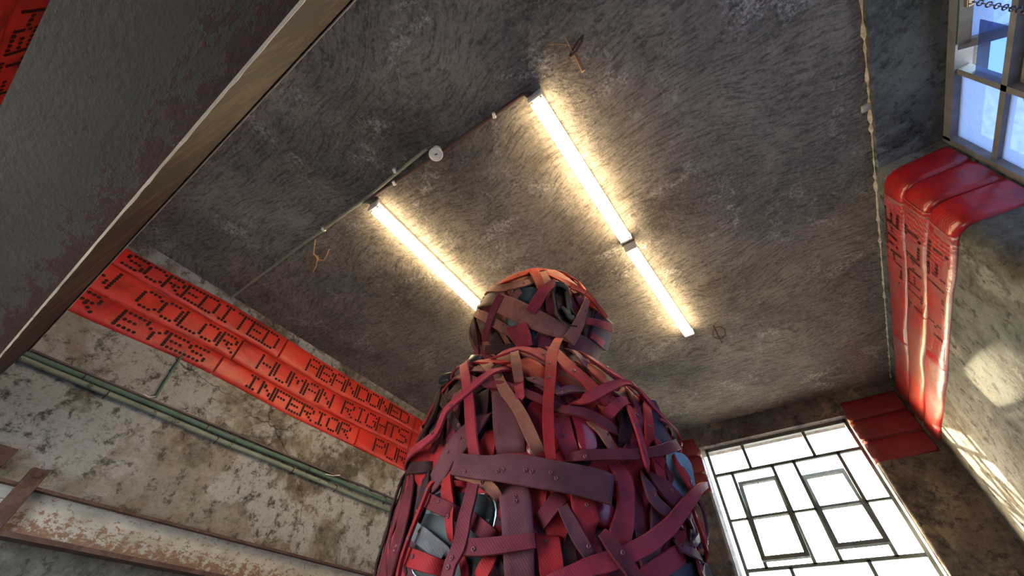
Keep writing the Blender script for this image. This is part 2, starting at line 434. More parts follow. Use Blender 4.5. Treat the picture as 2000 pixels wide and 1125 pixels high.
ybar(m, fx0, fz[0] + .015, fx0, fz[5] - .015, .03, .05); ybar(m, fx1, fz[0] + .015, fx1, fz[5] - .015, .03, .05)
m.build('outer_frame', MAT['frame'], W1)
for i in (1, 2, 3, 4):
    m = MB()
    if i == 2:
        for a, b in ((fx0, cols[0]), (cols[1], cols[2]), (cols[3], fx1)): ybar(m, a, fz[i], b, fz[i], .02)
    else: ybar(m, fx0, fz[i], fx1, fz[i], .028)
    m.build('transom_bar', MAT['frame'], W1)
for c in ctop: m = MB(); ybar(m, c, fz[0], c, fz[1]); m.build('glazing_bar', MAT['frame'], W1)
for c in cols: m = MB(); ybar(m, c, fz[1], c, fz[3]); m.build('mullion', MAT['frame'], W1)
for c in clow: m = MB(); ybar(m, c, fz[3], c, fz[5]); m.build('glazing_bar', MAT['frame'], W1)
def ypane(x0, x1, z0, z1): pane(W1, [(x0, YWN, z0), (x1, YWN, z0), (x1, YWN, z1), (x0, YWN, z1)], MAT['glass'], (0, 1, 0))
for a, b in zip([fx0] + ctop, ctop + [fx1]): ypane(a, b, fz[1], fz[0])
for a, b in ((fx0, cols[0]), (cols[1], cols[2]), (cols[3], fx1)):
    ypane(a, b, fz[2], fz[1]); ypane(a, b, fz[3], fz[2])
for a, b in zip([fx0] + clow, clow + [fx1]): ypane(a, b, fz[4], fz[3]); ypane(a, b, fz[5], fz[4])
def pivot_sash(parent, c, ex, ez, hw, h0, h1, nrm, mat, glassmat, wd=.028, th=.03, mid=True, name='pivot_sash'):
    """sash about c; ex along its width, ez up its tilted height (h0 below, h1 above)"""
    c = Vector(c); ex = Vector(ex).normalized(); ez = Vector(ez).normalized(); n = ex.cross(ez)
    P = lambda a, b: c + ex * a + ez * b
    m = MB()
    m.bar(P(-hw, -h0), P(hw, -h0), wd, th, n); m.bar(P(-hw, h1), P(hw, h1), wd, th, n)
    m.bar(P(-hw, -h0 - wd / 2), P(-hw, h1 + wd / 2), wd, th, n); m.bar(P(hw, -h0 - wd / 2), P(hw, h1 + wd / 2), wd, th, n)
    if mid: m.bar(P(-hw, 0), P(hw, 0), wd * .7, th, n)
    o = m.build(name, mat, parent)
    if mid:
        pane(o, [P(-hw, -h0), P(hw, -h0), P(hw, 0), P(-hw, 0)], glassmat, n); pane(o, [P(-hw, 0), P(hw, 0), P(hw, h1), P(-hw, h1)], glassmat, n)
    else: pane(o, [P(-hw, -h0), P(hw, -h0), P(hw, h1), P(-hw, h1)], glassmat, n)
    return o, P
for (a, b, ang) in ((cols[0], cols[1], 23), (cols[2], cols[3], 31)):
    A = math.radians(ang)
    o, P = pivot_sash(W1, ((a + b) / 2, YWN, fz[2]), (1, 0, 0), (0, math.sin(A), math.cos(A)), (b - a) / 2 - .022, .41, .41, None, MAT['frame'], MAT['glass'], .038)
    MB().bar(P(0, .41), P(0, .34) + Vector((0, -.02, 0)), .008, .01, (0, 1, 0)).build('catch', MAT['brass'], o)
    MB().bar(P(0, -.41), P(0, -.37) + Vector((0, -.03, 0)), .008, .01, (0, 1, 0)).build('catch', MAT['brass'], o)

# ---------------------------------------------------------------- right window
W2 = empty('window_2', (XW, .7, RZ0)); W2['kind'] = 'structure'
gy = [2.1, 1.68, 1.27, .86, .45, .04, -.37, -.73]; gz = [CZ + v for v in (2.225, 1.94, 1.45, .95, .45, -.05, -.48)]
def xbar(mb, y0, z0, y1, z1, wd=.03, th=.045): mb.bar((XW, y0, z0), (XW, y1, z1), wd, th, (1, 0, 0))
m = MB()
xbar(m, gy[0], gz[0], gy[-1], gz[0], .05, .07); xbar(m, gy[0], gz[-1], gy[-1], gz[-1], .05, .07)
xbar(m, gy[0], gz[0] + .025, gy[0], gz[-1] - .025, .04, .07); xbar(m, gy[-1], gz[0] + .025, gy[-1], gz[-1] - .025, .04, .07)
m.build('outer_frame', MAT['frameR'], W2)
for z in gz[1:-1]: m = MB(); xbar(m, gy[0], z, gy[-1], z); m.build('transom_bar', MAT['frameR'], W2)
for y in gy[1:-1]: m = MB(); xbar(m, y, gz[1] if y in (1.27, .86) else gz[0], y, gz[-1]); m.build('glazing_bar', MAT['frameR'], W2)
for i in range(len(gy) - 1):
    for j in range(len(gz) - 1):
        if j == 0 and i in (1, 2, 3): continue
        if j in (1, 2) and i == 1: continue
        pane(W2, [(XW, gy[i + 1], gz[j + 1]), (XW, gy[i], gz[j + 1]), (XW, gy[i], gz[j]), (XW, gy[i + 1], gz[j])], MAT['glassR'], (1, 0, 0))
pane(W2, [(XW, 1.42, gz[1]), (XW, 1.68, gz[1]), (XW, 1.68, gz[0] - .10), (XW, 1.42, gz[0] - .10)], MAT['glass_blue'], (1, 0, 0))

# top-hung sash swung outwards on its chain
A = math.radians(57)
o, P = pivot_sash(W2, (XW - .03, 1.05, gz[0] - .05), (0, 1, 0), (-math.sin(A), 0, math.cos(A)), .47, .36, -.01, None, MAT['frameR'], MAT['glassR'], .04, .045, False, 'hopper_sash')
o['label'] = 'grey sash tilted open on a chain'
c1 = onx(2010, 22, XW - .1)
c0 = onx(1893, 2, XW - .05)
nl = 16
m = MB()
for i in range(nl):
    t0, t1 = i / nl, (i + 1) / nl
    a = c0.lerp(c1, t0); b = c0.lerp(c1, t1); sag = lambda t: Vector((0, 0, -.03 * math.sin(PI * t)))
    a = a + sag(t0); b = b + sag(t1); d = (b - a).normalized(); q = d.cross(Vector((0, 0, 1))).normalized()
    if i % 2: q = d.cross(q)
    c = (a + b) / 2; L = (b - a).length
    m.tube([c + d * (L * .62 * math.cos(2 * PI * k / 12)) + q * (.009 * math.sin(2 * PI * k / 12)) for k in range(12)], .0025, 5, True)
m.build('chain', MAT['chain'], W2, True)
MB().obox(c0, Vector((.012, 0, 0)), Vector((0, .02, 0)), Vector((0, 0, .012))).build('chain_catch', MAT['brass'], W2, bevel=.004)
A = math.radians(9)
o, P = pivot_sash(W2, (XW - .035, (gy[1] + gy[2]) / 2, gz[2]), (0, 1, 0), (math.sin(A), 0, math.cos(A)), (gy[1] - gy[2]) / 2 - .03, .47, .46, None, MAT['frameR'], MAT['glassR'], .045, .045, True)
k0 = P((gy[1] - gy[2]) / 2 - .03, .36)
MB().lathe(k0 + Vector((-.03, 0, 0)), (-1, 0, 0), [(.016, 0), (.016, .012), (.008, .016), (.008, .035)], 10).bar(k0 + Vector((-.06, .03, .0)), k0 + Vector((-.06, -.05, -.01)), .014, .01, (1, 0, 0)).build('window_latch', MAT['brass'], W2, True)

# ---------------------------------------------------------------- steel beams
def ibeam_piece(a, b): return MB().box(a, b)
zb = CZ + .80; s = .8 / 1.3
yb0, yb1 = -.62 * s, -.205 * s; zt = CZ + .205 * s / .126 * 1.3
BM = empty('steel_beam', ((XL + XR) / 2, (yb0 + yb1) / 2, zb))
tag(BM, 'dark rusted steel beam crossing close overhead at the upper left', 'beam')
MB().box((XL, yb0, zb), (XR, yb1 - .006, zb + .012)).build('bottom_flange', MAT['beam_big'], BM)
MB().box((XL, yb0 + .02, zb + .012), (XR, yb1 - .010, zt - .014)).build('web', MAT['beam_web'], BM)
MB().box((XL, yb0, zt - .014), (XR, yb1 - .004, zt)).build('top_flange', MAT['beam_web'], BM)
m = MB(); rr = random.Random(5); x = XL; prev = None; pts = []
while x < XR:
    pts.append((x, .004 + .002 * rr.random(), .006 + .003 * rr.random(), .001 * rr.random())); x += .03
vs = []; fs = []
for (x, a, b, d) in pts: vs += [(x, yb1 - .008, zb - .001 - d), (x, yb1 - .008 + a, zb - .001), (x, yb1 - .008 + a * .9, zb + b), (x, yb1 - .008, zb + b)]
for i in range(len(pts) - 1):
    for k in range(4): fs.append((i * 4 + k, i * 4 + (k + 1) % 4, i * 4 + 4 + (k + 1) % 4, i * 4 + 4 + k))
m.add(vs, fs).build('worn_lit_edge', MAT['beam_edge'], BM, True)
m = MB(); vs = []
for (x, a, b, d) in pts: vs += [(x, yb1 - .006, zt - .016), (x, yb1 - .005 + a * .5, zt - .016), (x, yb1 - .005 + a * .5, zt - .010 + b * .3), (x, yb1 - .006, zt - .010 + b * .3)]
m.add(vs, fs).build('worn_lit_edge', MAT['beam_edge'], BM, True)

bx = XL + .15; bz1 = onx(0, 932, bx).z; bz0 = onx(0, 1046, bx).z
RL = empty('steel_rail', (XL + .08, (YB + YF) / 2, bz0))
tag(RL, 'flaking grey steel channel rail running along the lower left wall', 'beam')
MB().box((XL + .03, YB, bz1 - .014), (bx, YF, bz1)).build('top_flange', MAT['rust'], RL)
MB().box((XL + .03, YB, bz0), (bx, YF, bz0 + .022)).build('bottom_flange', MAT['rust'], RL)
MB().box((XL + .085, YB, bz0 + .022), (XL + .105, YF, bz1 - .014)).build('web', MAT['beam_low'], RL)
yk = onx(40, 965, bx + .01).y
BR = MB().box((bx - .04, yk - .035, bz0 + .02), (bx + .012, yk + .035, bz1 + .075)).build('bracket', MAT['rust'], RL, bevel=.004)
MB().lathe((bx + .012, yk, bz1 + .045), (1, 0, 0), [(.016, 0), (.016, .012), (.006, .014)], 6).build('bolt', MAT['rust'], BR)
MB().box((XL + .0, yk - .22, bz1 + .06), (XL + .07, yk - .13, bz1 + .15)).build('fixing_plate', MAT['rust'], RL, bevel=.004)

# ---------------------------------------------------------------- hoses round the walls
FONT = {'A': '01110 10001 10001 11111 10001 10001 10001', 'B': '11110 10001 10001 11110 10001 10001 11110',
        'C': '01110 10001 10000 10000 10000 10001 01110', 'D': '11110 10001 10001 10001 10001 10001 11110',
        'E': '11111 10000 10000 11110 10000 10000 11111', 'F': '11111 10000 10000 11110 10000 10000 10000',
        'G': '01110 10001 10000 10011 10001 10001 01110', 'H': '10001 10001 10001 11111 10001 10001 10001',
        'I': '01110 00100 00100 00100 00100 00100 01110', 'K': '10001 10010 10100 11000 10100 10010 10001',
        'L': '10000 10000 10000 10000 10000 10000 11111', 'M': '10001 11011 10101 10101 10001 10001 10001',
        'N': '10001 11001 11001 10101 10011 10011 10001', 'O': '01110 10001 10001 10001 10001 10001 01110',
        'P': '11110 10001 10001 11110 10000 10000 10000', 'R': '11110 10001 10001 11110 10100 10010 10001',
        'S': '01111 10000 10000 01110 00001 00001 11110', 'T': '11111 00100 00100 00100 00100 00100 00100',
        'U': '10001 10001 10001 10001 10001 10001 01110', 'Y': '10001 10001 01010 00100 00100 00100 00100'}
class Path:
    """plan polyline with rounded corners, sampled by arc length; normal points into the room"""
    def __init__(s, pts, side):
        s.p = [Vector((a, b)) for a, b in pts]; s.side = side
        s.l = [0]
        for a, b in zip(s.p, s.p[1:]): s.l.append(s.l[-1] + (b - a).length)
    def at(s, u):
        u = max(0, min(s.l[-1], u)); i = 0
        while i < len(s.p) - 2 and s.l[i + 1] < u: i += 1
        a, b = s.p[i], s.p[i + 1]; d = (b - a).normalized()
        def nrm(k):
            e = (s.p[k + 1] - s.p[k]).normalized(); return Vector((-e.y, e.x)) * s.side
        t = (u - s.l[i]) / max(1e-9, (s.l[i + 1] - s.l[i])); n = nrm(i)
        # blend normals on short (corner) pieces
        n0 = (nrm(i - 1) + n) if i > 0 else n * 2
        n1 = (nrm(i + 1) + n) if i < len(s.p) - 2 else n * 2
        n = (n0.normalized() * (1 - t) + n1.normalized() * t).normalized() if (b - a).length < .12 else n
        return a + d * (u - s.l[i]), n
def hose_run(name, label, path, rows, u0, u1, seams, texts, mats, group, thick=.02, du=.035, ink='ink', rnd=0, gap=.003):
    """rows(u) -> (z_low, z_high); seams: arc positions where one length ends and the next begins"""
    rg = random.Random(rnd)
    ph = [rg.uniform(0, 6) for _ in range(8)]
    cuts = [u0] + [c for c in seams if u0 < c < u1] + [u1]
    def surf(u, s, front=1.0, e=1.0):
        p, n = path.at(u); z0, z1 = rows(u); zc, hw = (z0 + z1) / 2, (z1 - z0) / 2 - .0015
        a = abs(s)
        prof = (1 - a ** 5) ** .5 if a < 1 else 0
        th = thick * (1 + .25 * math.sin(u * 5.3 + ph[4]) + .2 * math.sin(u * 11 + ph[5]) * s) * e
        q = th * prof if front > 0 else 0.0
        return Vector((p.x + n.x * (q + .001), p.y + n.y * (q + .001), zc + hw * s)), Vector((n.x, n.y, 0))
    mid = (u0 + u1) / 2; P0 = surf(mid, -1)[0]
    E = empty(name, P0); tag(E, label, 'fire hose', group)
    S = [-1, -.97, -.88, -.7, -.4, 0, .4, .7, .88, .97, 1]
    for ci, (a, b) in enumerate(zip(cuts, cuts[1:])):
        a += gap; b -= gap
        n = max(3, int((b - a) / du)); us = [a, a + .006] + [a + (b - a) * k / n for k in range(1, n)] + [b - .006, b]
        vs = []; fs = []; K = len(S)
        for i, u in enumerate(us):
            e = .45 if i in (0, len(us) - 1) else (1.0 if i > 3 else 1.06)
            for sv in S: vs.append(surf(u, sv, 1, e)[0])
            vs.append(surf(u, 0, -1)[0])
        K1 = K + 1
        for i in range(len(us) - 1):
            for k in range(K - 1): fs.append((i * K1 + k, i * K1 + k + 1, (i + 1) * K1 + k + 1, (i + 1) * K1 + k))
        fs.append(tuple(range(K))); fs.append(tuple((len(us) - 1) * K1 + k for k in range(K)))
        o = new_obj('hose_length', [v - P0 for v in vs], fs, MAT[mats[ci % len(mats)]], E, True)
        o.data.set_sharp_from_angle(angle=math.radians(50))
        mm = MB()
        for (txt, t0, t1, dens) in texts:
            # t0, t1: arc of first letter's left edge and last letter's right edge
            adv = (t1 - t0) / (len(txt) - .2)
            for li, ch in enumerate(txt):
                if ch not in FONT: continue
                for rw, bits in enumerate(FONT[ch].split()):
                    for cl, bit in enumerate(bits):
                        if bit == '0' or rg.random() > dens: continue
                        u = t0 + adv * (li + .8 * cl / 4 + .0)
                        if not (a + .01 < u < b - .01): continue
                        sv = .60 - 1.2 * rw / 6
                        p, nn = surf(u, sv); p2, _ = surf(u + (.01 if t1 > t0 else -.01), sv); tx = (p2 - p).normalized(); tz = Vector((0, 0, 1))
                        nn = tx.cross(tz); 
                        if nn.dot(Vector((path.at(u)[1].x, path.at(u)[1].y, 0))) < 0: nn = -nn
                        r = .0118; rx = min(r * 1.0, abs(adv) * .112)
                        z = len(mm.v)
                        mm.add([p + nn * .0026 + tx * (rx * math.cos(PI * k / 4)) + tz * (r * math.sin(PI * k / 4)) for k in range(8)], [tuple(range(8))])
        if mm.v:
            mm.build('stencilled_lettering', MAT[ink], o)['kind'] = 'stuff'
            # keep faces outwards whichever way the run goes
    return E

# left wall run: arc = y - YB
pl = Path([(XL, YB), (XL, YF)], -1)
def ua(px, py): return onx(px, py, XL + .02).y - YB
def zz(px, py): return onx(px, py, XL + .02).z
ys = [-9, onx(225, 517, XL).y, onx(434, 650, XL).y, onx(620, 760, XL).y, onx(800, 860, XL).y, 99]
tops = [zz(247, 482), zz(247, 482), zz(450, 590), zz(620, 697), zz(811, 811)]
b12 = [0, zz(225, 517), zz(467, 655), zz(640, 757), zz(806, 841)]
b23 = [0, zz(185, 564), zz(434, 692), zz(625, 797), zz(798, 879)]
bots = [0, zz(140, 607), zz(410, 727), zz(590, 822), zz(783, 915)]
def lerpz(tab, u):
    y = u + YB; t = [tab[1]] + tab[1:] + [tab[-1]]
    for i in range(5):
        if y <= ys[i + 1] or i == 4:
            f = (y - ys[i]) / (ys[i + 1] - ys[i]); f = max(0, min(1, f)); f = f * f * (3 - 2 * f)
            if i == 0: return t[0]
            if i == 4: return t[5]
            return t[i] * (1 - f) + t[i + 1] * f
tabs = [tops, b12, b23, bots]
tx = {0: [('DISCREDITED', 0, ua(541, 668), 1), ('ABANDONED', ua(600, 716), ua(797, 822), 1)],
      1: [('   N', ua(225, 555) - .62, ua(222, 550), 1), ('COLOR', ua(264, 590), ua(457, 678), 1), ('HUMAN', ua(503, 715), ua(648, 782), 1), ('RIGHTS', ua(668, 800), ua(793, 858), 1)],
      2: [('   R', ua(200, 590) - .52, ua(197, 590), 1), ('EYES', ua(233, 620), ua(396, 703), 1), ('INFERIOR', ua(470, 758), ua(682, 843), 1), ('PUR ', ua(727, 882), ua(727, 882) + (ua(793, 905) - ua(727, 882)) * 3.8 / 2.8, 1)]}
l0 = ua(243, 510); l1 = ua(541, 668); tx[0][0] = ('SCREDITED', l0, l1, 1)
sm = {0: [ua(554, 678), ua(806, 850)], 1: [ua(459, 690), ua(797, 880)], 2: [ua(424, 715), ua(697, 853)]}
nmL = ['topmost red hose on the left wall reading SCREDITED and ABANDONED', 'middle red hose on the left wall reading COLOR and HUMAN RIGHTS',
       'lowest red hose on the left wall reading EYES and INFERIOR']
for r in range(3):
    hose_run('fire_hose', nmL[r], pl, (lambda r: lambda u: (lerpz(tabs[r + 1], u), lerpz(tabs[r], u)))(r), .02, YF - YB - .02, sm[r], tx[r],
             [['hoseA', 'hoseC', 'hoseB'], ['hoseC', 'hoseA', 'hoseB'], ['hoseB', 'hoseC', 'hoseA']][r], 'flat red hoses round the walls', rnd=r + 1)
# back wall run (only its end shows, top left)
pb = Path([(XL, YB), (XR, YB)], 1)
for r in range(2):
    z1 = CZ + 2.2 - .1865 * r
    hose_run('fire_hose', ['topmost red hose on the back wall, lettered, in the upper left corner above the beam', 'plain red hose on the back wall below the lettered one, upper left corner'][r],
                           pb, (lambda a: lambda u: (a - .185, a))(z1), .05, XR - XL - .05, [2.6],
             [('ELFIEHTLI', .40, 1.85, .85)] if r == 0 else [], ['hoseA', 'hoseB'], 'flat red hoses round the walls', ink='ink', rnd=10 + r)
# right wall run, round the corner and into the window recess
cpts = [(XR, YF)] + corner((XR, YF), (XR, YJ), (XW, YJ), .085, 8) + [(XW - .04, YJ)]
pr = Path(cpts, -1)
zr = [[2.205, 2.02, 1.835, 1.645]]
def ur(px, py): return YF - onx(px, py, XR - .02).y
smR = [[ur(1735, 383), ur(1750, 655)], [ur(1776, 400), ur(1775, 597)], [ur(1836, 450), ur(1822, 704)]]
txR = [[('TEHTFE', ur(1735, 400) - .75, ur(1735, 405), .62)], [('TIFHLI', ur(1782, 440) - .85, ur(1782, 440), .66)], [('HIETFT', ur(1838, 478) - .9, ur(1838, 478), .5)]]
bnd = lambda k, u: CZ + zr[0][k] + .006 * math.sin(u * 4.2 + k * 2.1) + .003 * math.sin(u * 11 + k * 1.3)
# text on this wall reads from the far corner towards the window
nmR = ['topmost red hose on the right wall, bent round into the window recess', 'middle red hose on the right wall, bent round into the window recess',
       'lowest red hose on the right wall, its pale edge casting a dark shadow']
for r in range(3):
    hose_run('fire_hose', nmR[r], pr, (lambda r: lambda u: (bnd(r + 1, u), bnd(r, u)))(r), .03, pr.l[-1], smR[r], txR[r],
             ['hoseRw', 'hoseRw', 'hoseR'] if r == 1 or r == 2 else ['hoseRw', 'hoseRw', 'hoseR'], 'flat red hoses round the walls', ink='inkR', rnd=20 + r, thick=.021, gap=.008)
# far wall, right piece and left piece, both turned into the reveal
cr_ = [(XR - .02, YF)] + corner((XR, YF), (wx1, YF), (wx1, YWN), .03, 5) + [(wx1, YWN - .03)]
pfr = Path(cr_, 1)
cl_ = [(XL + .02, YF)] + corner((XL, YF), (wx0, YF), (wx0, YWN), .03, 5) + [(wx0, YWN - .03)]
pfl = Path(cl_, -1)
for r in range(3):
    z1 = CZ + 2.185 - .2 * r
    nm = ['topmost', 'middle', 'lowest'][r]
    hose_run('fire_hose', nm + ' plain dark red hose on the far wall right of the bright window', pfr, (lambda a: lambda u: (a - .198, a))(z1), .02, pfr.l[-1], [], [], ['hoseF'], 'flat red hoses round the walls', rnd=30 + r)
    hose_run('fire_hose', nm + ' plain dark red hose on the far wall left of the bright window', pfl, (lambda a: lambda u: (a - .198, a))(z1), .02, pfl.l[-1], [], [], ['hoseF'], 'flat red hoses round the walls', rnd=40 + r)

# ---------------------------------------------------------------- conduits on the left wall
px0 = XL + .028
def wall_pipe(name, label, pix, r, mat, xoff):
    X = XL + xoff
    a = onx(*pix[0], X); b = onx(*pix[1], X); d = (b - a) / (b.y - a.y)
    P = lambda y: a + d * (y - a.y)
    E = empty(name, P(2)); tag(E, label, 'pipe', 'conduits along the left wall')
    MB().tube([P(YB + .01)] + [P(YB + (YF - YB) * k / 14) + Vector((0, 0, .003 * math.sin(k * 2.1 + xoff * 300))) for k in range(1, 14)] + [P(YF - .01)], r, 10).build('tube', MAT[mat], E, True)
    return E, P
e1, P1 = wall_pipe('conduit', 'thin mauve cable, uppermost of the three lines on the left wall', ((60, 684), (740, 962)), .008, 'pipe3', .012)
e2, P2 = wall_pipe('conduit', 'dark green conduit, middle of the three lines on the left wall', ((60, 694), (755, 978)), .017, 'pipe', .022)
e3, P3 = wall_pipe('conduit', 'pale green conduit, lowest of the three lines on the left wall', ((52, 704), (750, 992)), .017, 'pipe2', .022)
for E, P, xs in ((e2, P2, (.15, .9, 1.75, 2.6, 3.4)), (e3, P3, (.3, 1.0, 1.62, 2.05, 2.75, 3.5))):
    for y in xs:
        p = P(y)
        MB().tube([(XL + .006, y, p.z - .03), (XL + .02, y, p.z - .021), (XL + .043, y, p.z - .004), (XL + .043, y, p.z + .006), (XL + .02, y, p.z + .021), (XL + .006, y, p.z + .03)], .004, 6).build('clip', MAT['rust'], E)
p = onx(345, 705, XL + .012); q = onx(303, 776, XL + .012)
E = empty('conduit', q); tag(E, 'short upright green conduit dropping from the hoses to the pipes', 'pipe')
MB().tube([(p.x, p.y, CZ + 1.70), (p.x, q.y, q.z)], .009, 8).build('tube', MAT['pipe'], E, True)
for nm, lb, pts in (('loose_wire', 'pale loose wire end sticking off the pipes below the upright conduit', [(280, 770), (292, 776), (304, 774)]), ('loose_wire', 'pale loose wire end sticking off the pipes near the figure', [(636, 926), (650, 929), (664, 928)])):
    o = MB().tube([onx(a, b, XL + .045 + .008 * i) for i, (a, b) in enumerate(pts)], .004, 6).build(nm, MAT['white'], None, True); tag(o, lb, 'wire')

# ---------------------------------------------------------------- ceiling fittings
ZL = H - .055
def batten(label, pa, pb):
    a = onz(*pa, ZL); b = onz(*pb, ZL); d = (b - a).normalized(); L = (b - a).length; n = Vector((0, 0, 1)); q = d.cross(n)
    c = (a + b) / 2
    E = empty('fluorescent_light', (c.x, c.y, H)); tag(E, label, 'light', 'twin fluorescent lights on the ceiling')
    MB().obox((c.x, c.y, H - .013), d * (L / 2 - .005), q * .036, n * .013).build('housing', MAT['cream'], E, bevel=.004)
    for sgn, e in ((1, a), (-1, b)):
        ec = Vector((e.x, e.y, H - .034)) + d * sgn * .006
        h = MB().obox(ec, d * .008, q * .043, n * .034).build('lamp_holder', MAT['cream'], E, bevel=.004)
        for k in (-1, 1):
            MB().tube([e + q * k * .027 + d * sgn * .012, e + q * k * .027 + d * sgn * .045], .0085, 8).build('tube_cap', MAT['brass'], E, True)
    for k in (-1, 1):
        MB().tube([a + q * k * .027 + d * .03, b + q * k * .027 - d * .03], .0135, 12).build('fluorescent_tube', MAT['tube'], E, True)
    return a, b
batten('lit fluorescent light, upper one of the pair in line right of the conduit', (1043, 188), (1224, 470))
batten('lit fluorescent light, lower one of the pair in line, near the ring hook', (1231, 484), (1347, 654))
batten('lit fluorescent light whose far end runs behind the figure head', (727, 403), (1005, 668))

ZP = H - .012
def ceil_pipe(label, pix, mat, r):
    pts = [onz(a, b, ZP) for a, b in pix]
    E = empty('conduit', pts[0]); tag(E, label, 'pipe'); MB().tube(pts, r, 8).build('tube', MAT[mat], E, True); return E, pts
Eb, pb_ = ceil_pipe('brown conduit on the ceiling linking the two lights through the lampholder', [(722, 388), (790, 344), (855, 302), (940, 242), (1022, 184), (1037, 182)], 'conduit_brown', .011)
Eg, pg_ = ceil_pipe('grey green conduit on the ceiling running down to the left wall', [(450, 582), (560, 500), (640, 442), (720, 384), (780, 334), (834, 290)], 'conduit_green', .011)
MB().tube([pg_[-1], onz(842, 286, ZP), onz(850, 292, ZP)], .004, 6).build('wire', MAT['wirelt'], Eg, True)
for E, pp in ((Eb, [(770, 357), (965, 225)]), (Eg, [(632, 448), (771, 333)])):
    for a, b in pp:
        c = onz(a, b, ZP); MB().obox(c, Vector((.009, .004, 0)), Vector((-.006, .014, 0)), Vector((0, 0, .0118))).build('clip', MAT['white'], E, bevel=.002)
p = onz(853, 296, H - .02)
E = empty('lampholder', (p.x, p.y, H)); tag(E, 'white round ceiling lampholder without a bulb', 'lampholder')
MB().lathe((p.x, p.y, H), (0, 0, -1), [(.030, 0), (.030, .028), (.024, .036), (.024, .05)], 20).build('base', MAT['white'], E, True)
MB().lathe((p.x, p.y, H - .05), (.15, .1, -1), [(.034, 0), (.043, .005), (.043, .012), (.037, .0145), (.035, .011), (.012, .011)], 24).build('rim', MAT['white'], E, True)
MB().obox((p.x + .004, p.y, H - .063), Vector((.008, .002, 0)), Vector((0, .004, 0)), Vector((0, 0, .003))).build('contact', MAT['brass'], E)

# hooks and wires left in the ceiling
def czp(x, y, h): return onz(x, y, H - h)
E = empty('ceiling_hook', czp(1128, 115, 0)); tag(E, 'bent iron hook with loose wires in broken plaster above the upper light', 'hook')
def c6(x, y): return 1000 + x / 6.25, 40 + y / 6.25
MB().tube([czp(*c6(750, 390), .005), czp(*c6(800, 460), .03), czp(*c6(870, 620), .07)], [.010, .011, .012], 8).build('bolt', MAT['wirelt'], E, True)
MB().tube([czp(*c6(690, 470), .03), czp(*c6(730, 370), .03), czp(*c6(800, 260), .035), czp(*c6(870, 180), .045), czp(*c6(850, 260), .05), czp(*c6(790, 370), .035), czp(*c6(710, 440), .04)], .006, 7, True).build('loop', MAT['wire'], E, True)
MB().tube([czp(*c6(640, 190), .05), czp(*c6(690, 290), .05), czp(*c6(750, 420), .03)], .0032, 6).tube([czp(*c6(460, 290), .05), czp(*c6(560, 282), .045), czp(*c6(690, 297), .035), czp(*c6(750, 310), .02), czp(*c6(770, 350), .002)], .0028, 6).build('loose_wire', MAT['wirelt'], E, True)
def c8(x, y): return 560 + x / 4.018, 260 + y / 4.018
E = empty('ceiling_hook', czp(*c8(218, 830), 0)); tag(E, 'bent tan wire hook hanging from the ceiling beside the grey green conduit', 'hook')
MB().tube([czp(*c8(222, 832), .0), czp(*c8(216, 880), .02), czp(*c8(208, 950), .04), czp(*c8(225, 962), .045), czp(*c8(240, 985), .05), czp(*c8(225, 1050), .055), czp(*c8(205, 1085), .055), czp(*c8(190, 1082), .05), czp(*c8(196, 1020), .045), czp(*c8(222, 965), .038), czp(*c8(240, 960), .036), czp(*c8(245, 992), .035), czp(*c8(285, 1000), .03), czp(*c8(310, 960), .015), czp(*c8(332, 908), .0)], .0068, 7).build('wire', MAT['wirelt'], E, True)
def c7(x, y): return 1180 + x / 4.688, 440 + y / 4.688
E = empty('ceiling_hook', czp(*c7(1050, 985), 0)); tag(E, 'dark iron ring hook in the ceiling right of the lower light', 'hook')
MB().tube([czp(*c7(1052 + 58 * math.cos(2 * PI * k / 20), 985 + 56 * math.sin(2 * PI * k / 20)), .02 + .008 * math.sin(2 * PI * k / 20)) for k in range(20)], .0045, 7, True).build('ring', MAT['wire'], E, True)
MB().tube([czp(*c7(1000, 915), .0), czp(*c7(1035, 990), .02), czp(*c7(1078, 1075), .0)], .0065, 7).build('bar', MAT['wire'], E, True)
# pale chip at the ceiling edge and stray wires low on the right wall
p = onz(1690, 209, H); o = MB().obox((p.x, p.y, H - .008), Vector((.022, 0, 0)), Vector((0, .02, 0)), Vector((0, 0, .008))).build('plaster_chip', MAT['chip'], None, bevel=.004)
tag(o, 'pale chip of plaster stuck at the ceiling edge above the right window recess', 'plaster')
E = empty('wire_tuft', onx(1990, 1110, XR)); tag(E, 'tuft of pale cut wire ends low on the right wall', 'wire')
for (a, b, c, d) in ((1984, 1092, 2004, 1122), (1982, 1104, 2003, 1132), (1990, 1090, 2010, 1110)):
    MB().tube([onx(a, b, XR - .05), onx((a + c) / 2 + 2, (b + d) / 2 - 1, XR - .03), onx(c, d, XR - .001)], .004, 6).build('wire_end', MAT['white'], E, True)
#FIGURE#
# ---------------------------------------------------------------- the wrapped figure
FD = 1.75
AX = Vector((-.5245 * FD, .8514 * FD, 0)); FU = Vector((.8514, .5245, 0)); FW = Vector((-.5245, .8514, 0))
def interp(t, xs, ys):
    if t <= xs[0]: return ys[0]
    for i in range(len(xs) - 1):
        if t <= xs[i + 1]:
            f = (t - xs[i]) / (xs[i + 1] - xs[i]); return ys[i] * (1 - f) + ys[i + 1] * f
    return ys[-1]
zB = [-1.48, -.9, -.4, -.1, .2, .4, .6, .8, .95, 1.05, 1.13, 1.19, 1.23, 1.25]
rB = [.55, .60, .60, .592, .589, .592, .600, .565, .495, .40, .315, .245, .15, .005]
cB = [-.03, -.03, -.03, -.034, -.018, -.001, .016, .006, -.015, -.010, .015, .045, .08, .10]
zH = [1.10, 1.2, 1.35, 1.45, 1.55, 1.65, 1.75, 1.85, 1.95, 2.03, 2.06]
rH = [.20, .292, .350, .400, .435, .392, .345, .275, .165, .070, .005]
